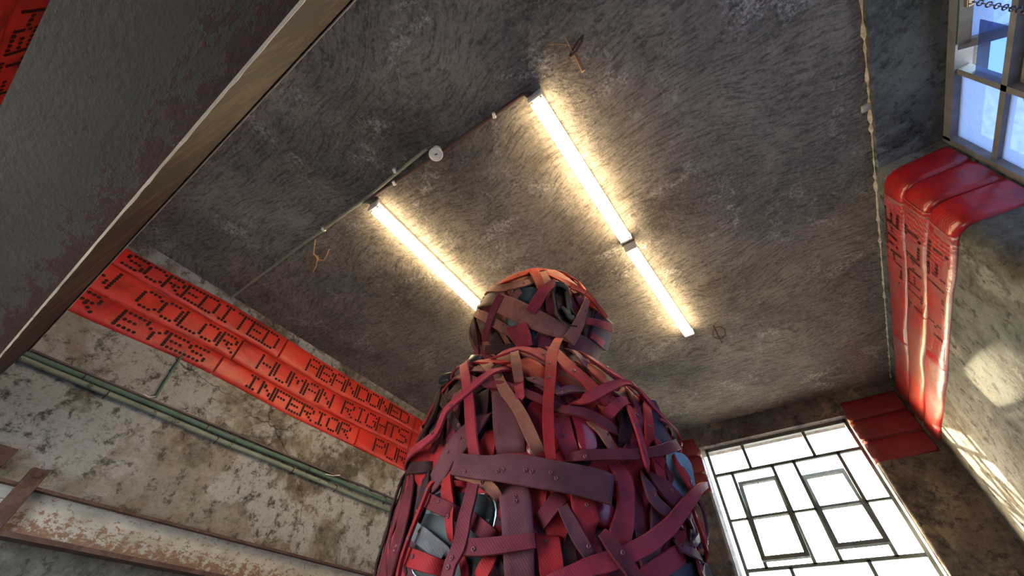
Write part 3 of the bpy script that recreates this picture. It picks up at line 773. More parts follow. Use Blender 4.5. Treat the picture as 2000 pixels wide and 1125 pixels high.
cH = [-.05, -.045, -.027, -.008, .006, -.012, -.012, .012, .038, .061, .075]
SHR = .040
def core_mesh(zs, rs, cs, dk, nz, na=56):
    vs = []; fs = []; rg = random.Random(4)
    for i in range(nz + 1):
        z = zs[0] + (zs[-1] - zs[0]) * i / nz
        # smooth lookup
        r = sum(interp(z + d, zs, rs) for d in (-.03, 0, .03)) / 3; c = sum(interp(z + d, zs, cs) for d in (-.03, 0, .03)) / 3
        if i in (0, nz): r = interp(z, zs, rs)
        r = max(.004, r - SHR)
        for k in range(na):
            a = 2 * PI * k / na
            vs.append(AX + FU * (c + r * math.cos(a)) + FW * (dk + r * math.sin(a)) + Vector((0, 0, CZ + z)))
    for i in range(nz):
        for k in range(na): fs.append((i * na + k, i * na + (k + 1) % na, (i + 1) * na + (k + 1) % na, (i + 1) * na + k))
    fs.append(tuple(range(na - 1, -1, -1))); fs.append(tuple(nz * na + k for k in range(na)))
    return vs, fs
FIG = empty('wrapped_figure', (AX.x, AX.y, 0))
tag(FIG, 'towering figure bound in red and maroon hose straps with suitcases inside', 'sculpture')
SM = {}
for k, c in dict(R=(150, 30, 36), P=(146, 42, 56), M=(104, 34, 46), V=(94, 50, 60), D=(52, 26, 32), O=(160, 54, 38), G=(108, 104, 112), B=(138, 86, 72), K=(104, 78, 62)).items():
    SM[k] = m_strap({'R': 'red', 'P': 'rose', 'M': 'maroon', 'V': 'mauve', 'D': 'dark_maroon', 'O': 'orange_red', 'G': 'grey_canvas', 'B': 'brown', 'K': 'umber'}[k] + '_hose_strap', c)
MAT['core'] = m_strap('dark_maroon_padding', (56, 24, 30), .8)
MAT['case_grey'] = m_plain('slate_suitcase', (52, 57, 63), .5, .35, 0, .25, 8)
MAT['case_blue'] = m_plain('pale_blue_suitcase', (120, 146, 158), .55, .35, 0, .2, 30)
MAT['case_navy'] = m_plain('navy_suitcase', (40, 50, 74), .35, .5, 0, .3, 8)
MAT['case_teal'] = m_plain('dark_teal_case', (52, 66, 70), .45, .4, 0, .25, 10)
MAT['case_purple'] = m_plain('purple_case', (70, 50, 74), .6, .3, 0, .25, 8)
MAT['case_black'] = m_plain('black_case', (30, 32, 36), .4, .5, 0, .2, 8)
MAT['leather_red'] = m_plain('glossy_red_leather', (138, 34, 50), .24, .6, 0, .3, 9, .4)
MAT['leather_tan'] = m_plain('olive_tan_leather', (104, 98, 86), .45, .4, 0, .3, 9, .4)
MAT['trim_metal'] = m_plain('bright_case_trim', (190, 196, 204), .25, .6, .8, .1)
MAT['rivet'] = m_plain('maroon_eyelet', (112, 56, 66), .4, .6, .3, .1)
MAT['dark_in'] = m_plain('black_lining', (22, 20, 20), .6, .3)

vb, fb = core_mesh(zB, rB, cB, 0, 56); vh, fh = core_mesh(zH, rH, cH, .10, 30)
BODY = BVHTree.FromPolygons(vb, fb); HEAD = BVHTree.FromPolygons(vh, fh)
o = new_obj('body_padding', [v - FIG.location for v in vb], fb, MAT['core'], FIG, True)
MAT['core_head'] = m_strap('brown_padding', (104, 64, 54), .8)
o = new_obj('head_padding', [v - FIG.location for v in vh], fh, MAT['core_head'], FIG, True)

def hit(tree, x, y):
    d = ray(x, y).normalized()
    p, n, i, t = tree.ray_cast(EYE, d)
    if p is not None: return p, n
    best = None
    for k in range(60):
        q = EYE + d * (1.0 + k * .03); r = tree.find_nearest(q)
        if best is None or r[3] < best[2]: best = (r[0], r[1], r[3])
    return best[0], best[1]
def place(tree, x, y, h):
    X, Y = x, y
    for _ in range(3):
        p, n = hit(tree, X, Y)
        if n.dot(p - AX - Vector((0, 0, p.z))) < 0 and abs(n.z) < .9: n = -n
        q = p + n * h; a, b, _d = proj(q)
        X += (x - a) * .7; Y += (y - b) * .7
    return q, n
def catmull(c, n):
    out = []
    P = [c[0]] + list(c) + [c[-1]]
    seg = len(c) - 1
    for i in range(n + 1):
        u = i / n * seg; k = min(int(u), seg - 1); t = u - k
        p0, p1, p2, p3 = P[k], P[k + 1], P[k + 2], P[k + 3]
        out.append(tuple(.5 * (2 * b + (c_ - a) * t + (2 * a - 5 * b + 4 * c_ - d) * t * t + (3 * b - a - 3 * c_ + d) * t ** 3) for a, b, c_, d in zip(p0, p1, p2, p3)))
    return out
LAY = .0085
PROF = [(-1, .0), (-1.0, .6), (-.93, 1.0), (-.5, .86), (0, .80), (.5, .86), (.93, 1.0), (1.0, .6), (1, .0), (.9, -.25), (-.9, -.25)]
def ribbon(pts, nrm, wid, mat, th=.0085, name='hose_strap', rg=random):
    """pts/nrm/wid along a strap; cross-section is a flattened hose with rolled edges"""
    n = len(pts)
    for _ in range(2):
        pts = [pts[0]] + [pts[i] * .5 + (pts[i - 1] + pts[i + 1]) * .25 for i in range(1, n - 1)] + [pts[-1]]
        nrm = [nrm[0]] + [(nrm[i] * .5 + (nrm[i - 1] + nrm[i + 1]) * .25).normalized() for i in range(1, n - 1)] + [nrm[-1]]
    vs = []; fs = []; K = len(PROF)
    ph = rg.uniform(0, 6); tw = rg.uniform(-.1, .1)
    for i in range(n):
        t = (pts[min(i + 1, n - 1)] - pts[max(i - 1, 0)])
        if t.length < 1e-6: t = Vector((0, 0, 1))
        t.normalize(); nn = (nrm[i] - t * nrm[i].dot(t)).normalized(); s = t.cross(nn)
        a = tw * math.sin(i * .5 + ph); nn, s = nn * math.cos(a) + s * math.sin(a), s * math.cos(a) - nn * math.sin(a)
        w2 = wid[i] / 2 * (1 + .02 * math.sin(i * .5 + ph))
        e = .5 if i in (0, n - 1) else 1
        for (u, v) in PROF: vs.append(pts[i] + s * (u * w2) + nn * (v * th * e))
    for i in range(n - 1):
        for k in range(K): fs.append((i * K + k, i * K + (k + 1) % K, (i + 1) * K + (k + 1) % K, (i + 1) * K + k))
    fs += [tuple(range(K - 1, -1, -1)), tuple((n - 1) * K + k for k in range(K))]
    o = new_obj(name, [v - FIG.location for v in vs], fs, mat, FIG, True)
    o.data.set_sharp_from_angle(angle=math.radians(60))
    return o, pts, nrm
def eyelets(o, pts, nrm, idx, rg, lateral=.5, wid=None):
    m = MB()
    for i in idx:
        t = (pts[min(i + 1, len(pts) - 1)] - pts[max(0, i - 1)]).normalized(); n = nrm[i]; s = t.cross(n).normalized()
        c = pts[i] + n * .0075 + s * ((wid[i] if wid else .04) * rg.uniform(-lateral, lateral) * .6)
        a = t; m2 = 8
        ring = lambda r, h: [c + n * h + (a * math.cos(2 * PI * k / m2) + s * math.sin(2 * PI * k / m2)) * r for k in range(m2)]
        vs = ring(.0065, 0) + ring(.0055, .003) + ring(.003, .003) + ring(.0025, .0005)
        fs = [(q * m2 + k, q * m2 + (k + 1) % m2, (q + 1) * m2 + (k + 1) % m2, (q + 1) * m2 + k) for q in range(3) for k in range(m2)] + [tuple(3 * m2 + k for k in range(m2))]
        m.add(vs, fs)
    if m.v:
        e = new_obj('eyelets', [v - FIG.location for v in m.v], m.f, MAT['rivet'], o, True); e['kind'] = 'stuff'
ORG = {'A': (720, 680, 4.687), 'C': (1050, 680, 4.687), 'D': (720, 890, 4.787), 'E': (1050, 890, 4.786), 'H': (860, 500, 4.6875), 'I': (0, 0, 1)}
def strap(org, layer, col, pts, n=None, ey=None, tuck=True):
    ox, oy, k = ORG[org]; rg = random.Random(hash((org, layer, pts[0][0], pts[0][1])) % 9999 if False else int(pts[0][0] * 7 + pts[0][1] * 3 + layer))
    tree = HEAD if org == 'H' else BODY
    w = None; P = []
    for p in pts:
        w = p[2] if len(p) > 2 else w; P.append((ox + p[0] / k, oy + p[1] / k, w / k))
    L = sum(math.hypot(a[0] - b[0], a[1] - b[1]) for a, b in zip(P, P[1:]))
    n = n or max(6, min(34, int(L / 9)))
    cs = catmull(P, n); pp = []; nn = []; ww = []
    h = .012 + LAY * layer
    for i, (x, y, wd) in enumerate(cs):
        e = min(1.0, min(i, n - i) / max(2.0, .16 * n)); e = e * e * (3 - 2 * e)
        q, nr = place(tree, x, y, .004 + (h - .004) * (.15 + .85 * e) if tuck else h); pp.append(q); nn.append(nr)
        ww.append(wd * proj(q)[2] / FPX)
    o, pp, nn = ribbon(pp, nn, ww, SM[col], rg=rg)
    k = ey if ey is not None else (1 if n > 8 else 0) + (1 if n > 20 else 0)
    if k: eyelets(o, pp, nn, sorted(rg.sample(range(2, n - 1), min(k, n - 3))), rg, .5, ww)
    return o

# suitcases and bags caught in the wrapping
def case(label, name, org, quad, mat, layer, depth=.16, corner_r=.02, tilt=None, trim=True, tree=None):
    """quad: crop pixels of the visible front, in order bottom-left, bottom-right, top-right, top-left"""
    ox, oy, k = ORG[org]; tree = tree or (HEAD if org == 'H' else BODY)
    Q = [(ox + a / k, oy + b / k) for a, b in quad]
    cx, cy = sum(q[0] for q in Q) / 4, sum(q[1] for q in Q) / 4
    c, n = place(tree, cx, cy, .012 + LAY * layer)
    if tilt is not None: n = tilt(n)
    n.normalize(); v = (EYE - c).normalized()
    for _ in range(40):
        if n.dot(v) > .5: break
        n = (n + v * .12).normalized()
    pl_ = []
    for x, y in Q:
        d = ray(x, y); t = (c - EYE).dot(n) / d.dot(n); pl_.append(EYE + d * t)
    c = sum(pl_, Vector()) / 4
    ex = ((pl_[1] - pl_[0]) + (pl_[2] - pl_[3])).normalized(); ez = n.cross(ex); 
    hw = ((pl_[1] - pl_[0]).length + (pl_[2] - pl_[3]).length) / 4; hh = ((pl_[3] - pl_[0]).length + (pl_[2] - pl_[1]).length) / 4
    if ez.dot(pl_[3] - pl_[0]) < 0: ez = -ez
    r = min(corner_r, hw * .9, hh * .9)
    out = []
    for (sx, sz, a0) in ((1, 1, 0), (-1, 1, 90), (-1, -1, 180), (1, -1, 270)):
        for j in range(6):
            a = math.radians(a0 + 90 * j / 5); out.append((sx * (hw - r) + r * math.cos(a), sz * (hh - r) + r * math.sin(a)))
    prof = [(.90, 0.004), (.965, 0), (1.0, -.010), (1.0, -depth * .5 + .003), (1.0, -depth * .5 - .003), (1.0, -depth + .01), (.96, -depth)]
    m = len(out); vs = []; fs = []
    for (sc_, h) in prof:
        for (a, b) in out:
            ia, ib = a * (1 - (1 - sc_) * .06 / max(hw, .03)), b * (1 - (1 - sc_) * .06 / max(hh, .03))
            vs.append(c + ex * ia + ez * ib + n * h)
    for i in range(len(prof) - 1):
        for q in range(m): fs.append((i * m + q, i * m + (q + 1) % m, (i + 1) * m + (q + 1) % m, (i + 1) * m + q))
    fs += [tuple(range(m - 1, -1, -1)), tuple((len(prof) - 1) * m + q for q in range(m))]
    o = new_obj(name, [v - FIG.location for v in vs], fs, mat, FIG, True); o.data.set_sharp_from_angle(angle=math.radians(50))
    o['label'] = label
    if trim:
        mb = MB(); mb.tube([c + ex * a + ez * b + n * (-.012) for a, b in out], .0055, 6, True)
        e = mb.build('edge_piping', trim if not isinstance(trim, bool) else MAT['case_black'], None, True)
        e.parent = FIG; 
        for v in e.data.vertices: v.co = v.co - FIG.location
        e.parent = o
    return o, c, ex, ez, n, hw, hh
toward = lambda k: (lambda n: n * (1 - k) + (EYE - Vector((AX.x, AX.y, CZ + .7))).normalized() * k)
o, c, ex, ez, n, hw, hh = case('slate grey suitcase at lower left', 'suitcase', 'D', [(330, 1180), (1010, 1180), (1215, 420), (600, 270)], MAT['case_grey'], 1.2, .16, .05, None, MAT['trim_metal'])
# domed top panel line of the slate case
mb = MB(); mb.bar(c - ex * hw * .9 + ez * hh * .42 + n * .004, c + ex * hw * .95 + ez * hh * .36 + n * .004, .010, .006, n); e = mb.build('seam_strip', MAT['case_black'], None); e.parent = FIG
for v in e.data.vertices: v.co = v.co - FIG.location
e.parent = o
case('pale blue suitcase with a rounded corner at the right edge', 'suitcase', 'E', [(1190, 400), (1400, 420), (1535, 60), (1240, -40)], MAT['case_blue'], 4, .12, .045, toward(.35), True)
case('navy suitcase behind straps on the right shoulder', 'suitcase', 'C', [(1040, 900), (1190, 880), (1130, 560), (900, 560)], MAT['case_navy'], 2.6, .14, .012, None, True)
case('small black case on the right shoulder edge', 'suitcase', 'C', [(1020, 600), (1120, 590), (1100, 490), (1000, 450)], MAT['case_navy'], 3.2, .12, .01, None, True)
case('black case corner on the left shoulder edge', 'suitcase', 'A', [(640, 300), (760, 300), (740, 215), (655, 250)], MAT['case_black'], 3.5, .12, .008, None, False)
case('black case beneath the neck at left', 'suitcase', 'A', [(910, 150), (1030, 140), (1000, 75), (905, 60)], MAT['case_black'], 3.5, .12, .008, None, False)
case('grey case at the lower right corner', 'suitcase', 'E', [(1200, 1230), (1650, 1200), (1610, 1020), (1290, 1020)], MAT['case_grey'], 3, .14, .06, None, True)
case('glossy red leather bag in the middle of the chest', 'leather_bag', 'C', [(390, 950), (640, 950), (420, 560), (290, 560)], MAT['leather_red'], 2.4, .14, .03, None, False)
case('glossy red leather bag left of centre', 'leather_bag', 'A', [(1450, 1000), (1760, 1000), (1600, 480), (1430, 480)], MAT['leather_red'], 1.0, .14, .03, None, False)
case('glossy red leather bag below the wide band', 'leather_bag', 'E', [(540, 700), (730, 640), (720, 400), (520, 360)], MAT['leather_red'], 2.2, .14, .03, None, False)
case('dark teal case behind the broad head band', 'suitcase', 'H', [(500, 760), (900, 800), (900, 300), (740, 270)], MAT['case_teal'], 1.5, .16, .015, None, True)
case('purple case pointing out at the right of the head', 'suitcase', 'H', [(1350, 770), (1500, 810), (1625, 700), (1440, 480)], MAT['case_purple'], 3.0, .16, .014, toward(.25), True)

# --- straps that show, by the crop they were measured in; (x, y, width), later ones lie higher
for a in [
 ('A', 5, 'P', [(860, 60, 80), (885, 150, 90), (900, 300, 90), (920, 480, 95), (945, 700, 110), (975, 950, 112), (990, 1130, 110), (1002, 1200, 108)]),
 ('A', 6.2, 'P', [(1310, 205, 70), (1150, 222, 85), (1000, 330, 85), (870, 450, 85), (740, 560, 88), (690, 660, 80), (640, 780, 85), (520, 885, 90), (400, 985, 100), (320, 1110, 80)]),
 ('A', 3.6, 'M', [(720, 240, 70), (900, 280, 75), (1060, 335, 78), (1250, 350, 80), (1450, 430, 80), (1600, 490, 80), (1790, 572, 85)]),
 ('A', 1.8, 'V', [(1225, 380, 210), (1260, 560, 260), (1290, 760, 290), (1310, 990, 270)]),
 ('A', 4, 'B', [(1180, 230, 80), (1250, 400, 105), (1370, 560, 110), (1480, 790, 120), (1580, 1000, 120)]),
 ('A', 3, 'V', [(1110, 590, 110), (960, 740, 190), (850, 860, 220), (740, 1000, 225), (660, 1150, 220), (560, 1300, 150)]),
 ('A', 2.2, 'D', [(640, 400, 60), (720, 560, 75), (800, 700, 80), (850, 770, 80)]),
 ('A', 6.4, 'B', [(1335, 20, 78), (1345, 90, 85), (1365, 210, 92), (1390, 360, 92)]),
 ('A', 5.6, 'P', [(1372, 300, 88), (1388, 420, 85), (1400, 520, 80)]),
 ('A', 2.4, 'O', [(1350, 130, 190), (1500, 190, 200), (1640, 330, 170)]),
 ('A', 3, 'P', [(1130, 110, 60), (1250, 60, 80), (1400, 20, 90), (1560, 70, 110), (1680, 150, 110)]),
 ('A', 4.6, 'V', [(1420, 268, 60), (1560, 310, 72), (1680, 370, 75), (1790, 425, 78)]),
 ('A', 2.4, 'R', [(900, 138, 50), (1100, 140, 52), (1310, 140, 50)]),
 ('A', 1.6, 'M', [(920, 200, 80), (1100, 205, 80), (1240, 220, 70)]),
 ('A', 3, 'B', [(1020, 110, 70), (1100, 175, 100), (1150, 230, 95)]),
 ('A', 2, 'D', [(760, 220, 70), (690, 300, 70), (650, 430, 70), (625, 570, 70), (560, 700, 75), (470, 860, 70), (390, 1000, 60)]),
 ('A', 4, 'M', [(900, 45, 50), (840, 110, 60), (760, 200, 60), (700, 260, 50)]),
 ('A', 1.2, 'M', [(840, 380, 120), (800, 520, 130), (780, 700, 130), (760, 900, 120)]),
 ('A', 1, 'D', [(1050, 400, 150), (1040, 560, 150), (1020, 720, 140)]),
 ('A', 1.2, 'R', [(1150, 760, 150), (1090, 900, 170), (1080, 1000, 170)]),
 ('A', 1.5, 'D', [(560, 650, 60), (520, 800, 70), (470, 950, 80)]),
 ('A', 1.8, 'M', [(700, 640, 60), (650, 820, 60), (580, 960, 70)]),
 ('I', 5.2, 'R', [(1092, 668, 15), (1079, 690, 20), (1076, 720, 22), (1073, 760, 22), (1070, 800, 22), (1071, 850, 22), (1076, 900, 21)]),
 ('I', 6.6, 'V', [(885, 908, 40), (940, 915, 46), (1000, 917, 55), (1080, 930, 58), (1150, 944, 58), (1200, 960, 60)]),
 ('D', 4.4, 'B', [(800, 175, 85), (950, 195, 100), (1080, 255, 108), (1180, 340, 105), (1240, 430, 60)]),
 ('D', 4.4, 'R', [(760, 140, 80), (745, 260, 115), (752, 420, 130), (765, 560, 100), (775, 700, 85), (800, 830, 70)]),
 ('D', 3.2, 'R', [(590, 258, 55), (750, 262, 55), (930, 278, 50)]),
 ('D', 7.2, 'M', [(985, 275, 115), (950, 440, 130), (890, 640, 142), (840, 840, 142), (790, 1000, 140), (755, 1150, 140), (740, 1230, 140)]),
 ('D', 5.4, 'M', [(505, 380, 110), (620, 455, 128), (740, 510, 130), (860, 565, 128)]),
 ('D', 4.8, 'M', [(950, 590, 130), (1080, 700, 140), (1200, 800, 125)]),
 ('D', 6.6, 'M', [(880, 858, 150), (1100, 860, 150), (1350, 830, 140), (1560, 800, 128)]),
 ('D', 4.2, 'G', [(400, 680, 150), (550, 790, 155), (660, 880, 150), (760, 950, 125)]),
 ('D', 5.2, 'R', [(320, 930, 150), (500, 995, 150), (720, 1065, 130)]),
 ('D', 4.2, 'V', [(1355, 270, 275), (1370, 450, 300), (1390, 600, 300), (1400, 800, 292), (1408, 1000, 290), (1415, 1200, 290)]),
 ('D', 1, 'R', [(1600, 290, 170), (1570, 470, 170), (1560, 660, 150)]),
 ('D', 2.8, 'R', [(1665, 750, 235), (1690, 920, 235), (1725, 1180, 235)]),
 ('D', 5.2, 'R', [(1165, 930, 110), (1090, 1050, 140), (1010, 1200, 140)]),
 ('D', 3.4, 'R', [(880, 930, 80), (905, 1060, 80), (920, 1200, 80)]),
 ('D', 3, 'D', [(1170, 950, 60), (1250, 1060, 70), (1300, 1180, 70)]),
 ('D', 2.2, 'M', [(410, 200, 170), (370, 440, 200), (320, 700, 205), (250, 950, 205), (190, 1200, 205)]),
 ('D', 1.8, 'D', [(330, 120, 130), (250, 420, 150), (160, 740, 160), (80, 1040, 160), (50, 1200, 160)]),
 ('D', 3.4, 'D', [(340, 130, 100), (470, 120, 110), (620, 105, 100)]),
 ('D', 3, 'D', [(560, 160, 120), (520, 380, 110), (450, 620, 110)]),
 ('D', 6.6, 'R', [(600, 250, 40), (535, 440, 38), (410, 740, 38), (325, 1000, 40), (290, 1180, 40)]),
 ('D', 1.4, 'R', [(1225, 640, 80), (1190, 760, 90), (1170, 900, 80)]),
 ('E', 4.4, 'R', [(395, 330, 200), (430, 490, 232), (470, 650, 228), (520, 760, 150)]),
 ('E', 5.2, 'V', [(225, 450, 100), (290, 600, 120), (380, 780, 130), (480, 925, 130), (570, 1020, 100)]),
 ('E', 3.4, 'P', [(700, 60, 130), (800, 230, 180), (818, 420, 175), (800, 600, 200), (760, 750, 230), (740, 880, 220)]),
 ('E', 7, 'P', [(1500, 260, 50), (1440, 380, 110), (1350, 500, 130), (1250, 630, 140), (1100, 775, 150), (900, 895, 160), (700, 980, 168), (500, 1040, 150), (260, 1120, 120), (100, 1190, 110)]),
 ('E', 8, 'M', [(590, 720, 100), (680, 830, 140), (780, 970, 150), (870, 1100, 158), (930, 1200, 150)]),
 ('E', 6.2, 'R', [(1250, -10, 105), (1300, 90, 112), (1350, 190, 120), (1410, 300, 118), (1450, 400, 90)]),
 ('E', 5.6, 'R', [(1420, 470, 80), (1480, 650, 90), (1525, 820, 88), (1560, 1000, 70)]),
 ('E', 5.4, 'V', [(985, 180, 120), (1040, 330, 130), (1090, 440, 118), (1230, 560, 108), (1350, 660, 90)]),
 ('E', 4.2, 'M', [(1030, 140, 130), (1150, 290, 185), (1270, 410, 200), (1390, 540, 150), (1420, 650, 120)]),
 ('E', 3, 'V', [(1080, 460, 120), (1090, 700, 140), (1080, 900, 130), (1050, 1040, 120)]),
 ('E', 3, 'V', [(900, 690, 60), (960, 890, 110), (1020, 1120, 125)]),
 ('E', 4.8, 'P', [(1370, 890, 150), (1200, 1005, 170), (1040, 1110, 165), (940, 1190, 150)]),
 ('E', 6.6, 'V', [(1250, 790, 55), (1330, 870, 70), (1430, 912, 80), (1550, 980, 60)]),
 ('E', 5.8, 'V', [(1490, 740, 60), (1430, 850, 60), (1390, 920, 50)]),
 ('E', 6, 'M', [(1440, 930, 120), (1510, 1060, 142), (1545, 1180, 140)]),
 ('E', 3.4, 'V', [(1480, 360, 50), (1510, 540, 65), (1555, 680, 60), (1565, 850, 50)]),
 ('E', 2, 'R', [(1100, 20, 170), (1140, 200, 150), (1180, 330, 140)]),
 ('E', 3, 'M', [(1195, 60, 90), (1215, 200, 100), (1240, 340, 100)]),
 ('E', 1.4, 'M', [(910, 280, 130), (920, 520, 130), (930, 760, 140), (960, 950, 140)]),
 ('E', 1.2, 'M', [(1200, 700, 150), (1230, 850, 150), (1160, 1000, 150)]),
 ('E', 2.2, 'P', [(520, 820, 90), (575, 960, 80), (590, 1010, 60)]),
 ('E', 3, 'M', [(240, 370, 140), (110, 500, 142), (10, 650, 140)]),
 ('E', 2, 'D', [(330, 740, 120), (280, 920, 140), (330, 1080, 140)]),
 ('E', 1.4, 'V', [(1400, 560, 120), (1430, 700, 120), (1400, 800, 110)]),
 ('C', 5, 'R', [(120, 0, 110), (250, 155, 140), (400, 275, 132), (520, 400, 140), (620, 500, 128), (690, 570, 110)]),
 ('C', 4.4, 'P', [(350, 10, 60), (480, 120, 70), (620, 210, 78), (740, 290, 70), (890, 390, 70), (1000, 510, 66), (1150, 690, 58), (1280, 840, 50), (1390, 960, 42)]),
 ('C', 6, 'V', [(280, 10, 70), (390, 110, 60), (470, 250, 50)]),
 ('C', 2.6, 'O', [(410, 140, 170), (540, 240, 190), (650, 360, 160)]),
 ('C', 7.2, 'P', [(340, 510, 110), (440, 480, 112), (560, 420, 108), (680, 352, 90), (790, 330, 70), (880, 375, 62), (960, 490, 50)]),
 ('C', 5.6, 'P', [(590, 660, 120), (680, 570, 112), (770, 490, 98), (840, 500, 80)]),
 ('C', 7.6, 'P', [(800, 500, 60), (860, 650, 56), (930, 850, 56), (980, 1050, 58), (1005, 1140, 54)]),
 ('C', 7, 'R', [(845, 520, 26), (900, 700, 26), (960, 900, 26), (1010, 1110, 26)]),
 ('C', 3.4, 'D', [(780, 560, 110), (800, 740, 130), (770, 920, 120)]),
 ('C', 4.4, 'M', [(120, 540, 85), (230, 580, 92), (350, 592, 100), (520, 640, 108), (640, 720, 108), (760, 800, 78)]),
 ('C', 5, 'V', [(0, 330, 80), (110, 395, 80), (200, 432, 72), (250, 392, 80), (340, 390, 82), (460, 400, 78)]),
 ('C', 2.2, 'P', [(200, 600, 160), (260, 840, 170), (320, 1000, 140)]),
 ('C', 3.4, 'B', [(410, 650, 70), (540, 725, 90), (630, 830, 90), (690, 960, 80)]),
 ('C', 6, 'M', [(250, 1012, 85), (450, 990, 100), (620, 985, 100), (850, 985, 100), (1020, 960, 92), (1200, 910, 98), (1330, 850, 90)]),
 ('C', 4.2, 'M', [(820, 380, 60), (880, 520, 80), (920, 660, 90), (965, 830, 80)]),
 ('C', 5, 'R', [(970, 430, 70), (990, 600, 98), (1010, 750, 110), (1000, 930, 120)]),
 ('C', 5.4, 'M', [(1050, 655, 70), (1150, 695, 66), (1250, 790, 48)]),
 ('C', 4, 'V', [(1020, 570, 55), (1110, 640, 55), (1180, 720, 40)]),
 ('C', 3.6, 'R', [(1050, 800, 90), (1090, 880, 90), (1130, 980, 80)]),
 ('C', 1.8, 'V', [(690, 400, 130), (800, 460, 120), (900, 500, 100)]),
 ('C', 1.6, 'R', [(560, 520, 120), (640, 620, 110), (680, 720, 100)]),
 ('C', 1.4, 'O', [(690, 840, 110), (720, 960, 110), (730, 1030, 100)]),
 ('C', 1.8, 'R', [(1040, 960, 130), (1130, 1050, 120), (1170, 1120, 110)]),
 ('C', 2.4, 'M', [(860, 880, 120), (820, 960, 120), (800, 1060, 110)]),
 ('C', 1.8, 'P', [(1180, 800, 70), (1260, 900, 80), (1290, 1000, 90)]),
 # head
 ('H', 5, 'B', [(500, 420, 170), (620, 465, 195), (760, 535, 200), (900, 600, 190), (1050, 665, 172), (1220, 740, 150)]),
 ('H', 5.8, 'M', [(560, 360, 70), (500, 480, 80), (445, 640, 80), (415, 790, 88)]),
 ('H', 3.6, 'B', [(270, 500, 80), (420, 560, 90), (540, 640, 92), (680, 720, 88)]),
 ('H', 6.2, 'P', [(1060, 235, 70), (960, 300, 98), (880, 430, 110), (830, 520, 90)]),
 ('H', 5, 'O', [(850, 130, 85), (895, 220, 92), (930, 310, 80)]),
 ('H', 4.2, 'M', [(985, 290, 80), (1000, 450, 82), (1012, 600, 70)]),
 ('H', 3, 'B', [(900, 130, 110), (960, 220, 105), (1010, 300, 90)]),
 ('H', 4, 'B', [(370, 300, 80), (500, 305, 82), (640, 285, 82), (770, 255, 80), (870, 235, 70)]),
 ('H', 3, 'O', [(540, 260, 80), (690, 205, 90), (850, 145, 80), (960, 120, 70)]),
 ('H', 2.4, 'K', [(600, 350, 130), (460, 395, 150), (330, 430, 120)]),
 ('H', 3, 'B', [(640, 260, 100), (690, 350, 120), (740, 400, 100)]),
 ('H', 6.2, 'P', [(690, 640, 185), (735, 730, 190), (770, 830, 150)]),
 ('H', 3.6, 'D', [(400, 860, 90), (600, 850, 84), (780, 820, 72), (900, 785, 60)]),
 ('H', 7, 'B', [(1345, 390, 55), (1310, 520, 82), (1260, 640, 118), (1170, 780, 135)]),
 ('H', 6, 'P', [(1330, 590, 60), (1450, 612, 70), (1550, 655, 70), (1625, 720, 46)]),
 ('H', 5.4, 'P', [(1370, 725, 60), (1450, 780, 70), (1505, 850, 50)]),
 ('H', 5, 'V', [(1180, 760, 150), (1320, 840, 190), (1440, 905, 110)]),
 ('H', 3.4, 'M', [(1225, 330, 70), (1280, 420, 80), (1330, 520, 70)]),
 ('H', 5, 'O', [(1190, 280, 60), (1320, 340, 62), (1420, 440, 50), (1500, 540, 40)]),
 ('H', 4.2, 'O', [(960, 165, 60), (1100, 225, 64), (1230, 285, 62), (1350, 320, 50)]),
 ('H', 3.2, 'O', [(1100, 170, 60), (1240, 240, 60), (1360, 330, 50)]),
 ('H', 2.8, 'B', [(1030, 130, 80), (1160, 180, 80), (1290, 260, 70)]),
 ('H', 3, 'D', [(300, 560, 100), (325, 720, 95), (360, 900, 90)]),
 ('H', 2, 'K', [(330, 540, 120), (270, 680, 125), (270, 850, 120)]),
 ('H', 3.2, 'B', [(560, 690, 45), (600, 770, 45), (670, 850, 40)]),
 ('H', 2, 'D', [(470, 700, 130), (520, 800, 140), (560, 900, 140)]),
 ('H', 2.4, 'M', [(900, 440, 130), (930, 560, 120), (960, 650, 110)]),
 ('H', 2.4, 'R', [(1300, 400, 90), (1400, 440, 90), (1450, 500, 70)]),
 ('H', 2.2, 'M', [(860, 760, 120), (960, 800, 120), (1060, 850, 120)]),
 ('H', 1.6, 'M', [(1180, 300, 120), (1200, 480, 120), (1240, 600, 120)]),
]: strap(*a, tuck=not (a[0] == 'I' or (a[0] == 'E' and a[1] in (8, 7)) or (a[0] == 'D' and a[1] in (7.2, 6.6)) or (a[0] == 'H' and a[1] >= 5)), ey=7 if a[0] == 'I' and a[1] == 6.6 else None)

# open olive bag on the face
ox, oy, k = ORG['H']
def hp(x, y, h): return place(HEAD, ox + x / k, oy + y / k, h)
loop = [(1060, 250), (1130, 245), (1165, 290), (1185, 350), (1190, 430), (1210, 500), (1255, 560), (1300, 590), (1250, 660), (1180, 650), (1110, 600), (1065, 520), (1050, 420), (1045, 330)]
lp = [hp(a, b, .075)[0] for a, b in loop]; cn = sum(lp, Vector()) / len(lp); nn0 = hp(1140, 430, 0)[1]
vs = []; fs = []; m_ = len(lp)
for sc_, h in ((1.0, -.05), (1.0, -.005), (.985, .003), (.93, .004), (.88, -.002), (.84, -.02), (.72, -.05), (.4, -.06)):
    for p in lp: vs.append(cn + (p - cn) * sc_ + nn0 * h)
for i in range(7):
    for q in range(m_): fs.append((i * m_ + q, i * m_ + (q + 1) % m_, (i + 1) * m_ + (q + 1) % m_, (i + 1) * m_ + q))
fs.append(tuple(7 * m_ + q for q in range(m_)))
bag = new_obj('open_bag', [v - FIG.location for v in vs], fs, [MAT['leather_tan'], MAT['dark_in']], FIG, True); bag['label'] = 'open olive leather bag on the face'
for f in bag.data.polygons:
    if f.index >= 5 * m_: f.material_index = 1
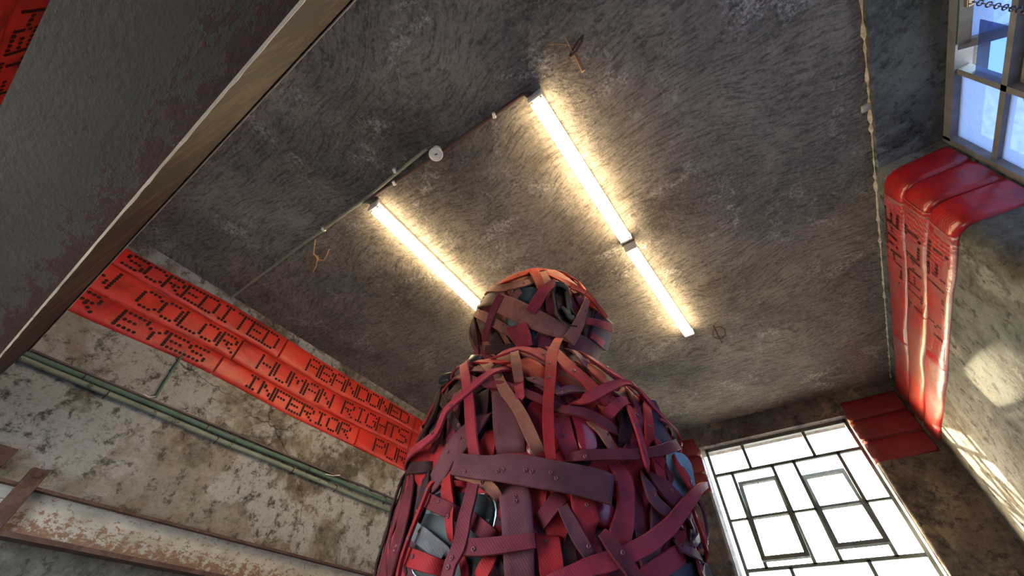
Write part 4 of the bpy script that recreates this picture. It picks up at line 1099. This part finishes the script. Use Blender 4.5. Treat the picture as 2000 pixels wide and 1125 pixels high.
def bagpart(name, mb, mat):
    e = mb.build(name, mat, None, True)
    for v in e.data.vertices: v.co = v.co - FIG.location
    e.parent = bag
z = MB(); z.tube([cn + (p - cn) * .955 + nn0 * .006 for p in lp[8:] + lp[:2]], .0035, 6); bagpart('zip', z, MAT['dark_in'])
z = MB()
for (a, b) in (((1150, 330), (1175, 560)), ((1110, 470), (1200, 600)), ((1140, 540), (1250, 610))):
    pa, pb2 = hp(*a, .04)[0], hp(*b, .045)[0]; z.tube([pa, pa.lerp(pb2, .5) + nn0 * .02, pb2], [.010, .016, .010], 8)
bagpart('lining_fold', z, MAT['leather_tan'])

# under-wrapping all the way round, so the sides and back are bound as well
rg = random.Random(11)
def wrap(tree, zs, rs, cs, dk, n, zlo, zhi, wlo, whi, cols_, lay):
    for i in range(n):
        z = rg.uniform(zlo, zhi); a = rg.uniform(0, 2 * PI); sl_ = rg.choice((-1, 1)) * rg.uniform(.1, 2.4); L = rg.uniform(.5, 1.1)
        wd = rg.uniform(wlo, whi); h = .004 + lay * rg.random(); pp = []; nn = []
        N = 14; an = math.atan(sl_)
        for j in range(N + 1):
            s_ = (j / N - .5) * L; zz_ = z + s_ * math.sin(an)
            if zz_ > zs[-1] - .03 or zz_ < zs[0] + .02: continue
            r = max(.05, interp(zz_, zs, rs) - SHR); aa = a + s_ * math.cos(an) / r
            p = AX + FU * (interp(zz_, zs, cs) + r * math.cos(aa)) + FW * (dk + r * math.sin(aa)) + Vector((0, 0, CZ + zz_))
            q = tree.find_nearest(p); nv = q[1]
            if nv.dot(q[0] - AX - Vector((0, 0, q[0].z))) < 0: nv = -nv
            pp.append(q[0] + nv * h); nn.append(nv)
        if len(pp) > 5: ribbon(pp, nn, [wd] * len(pp), SM[rg.choice(cols_)], rg=rg)
wrap(BODY, zB, rB, cB, 0, 84, 0.0, 1.2, .07, .16, 'MMRDVRP', .012)
wrap(BODY, zB, rB, cB, 0, 34, -1.35, 0.05, .10, .16, 'MMDVRP', .02)
wrap(HEAD, zH, rH, cH, .10, 56, 1.15, 2.0, .07, .13, 'BBBMKB', .012)
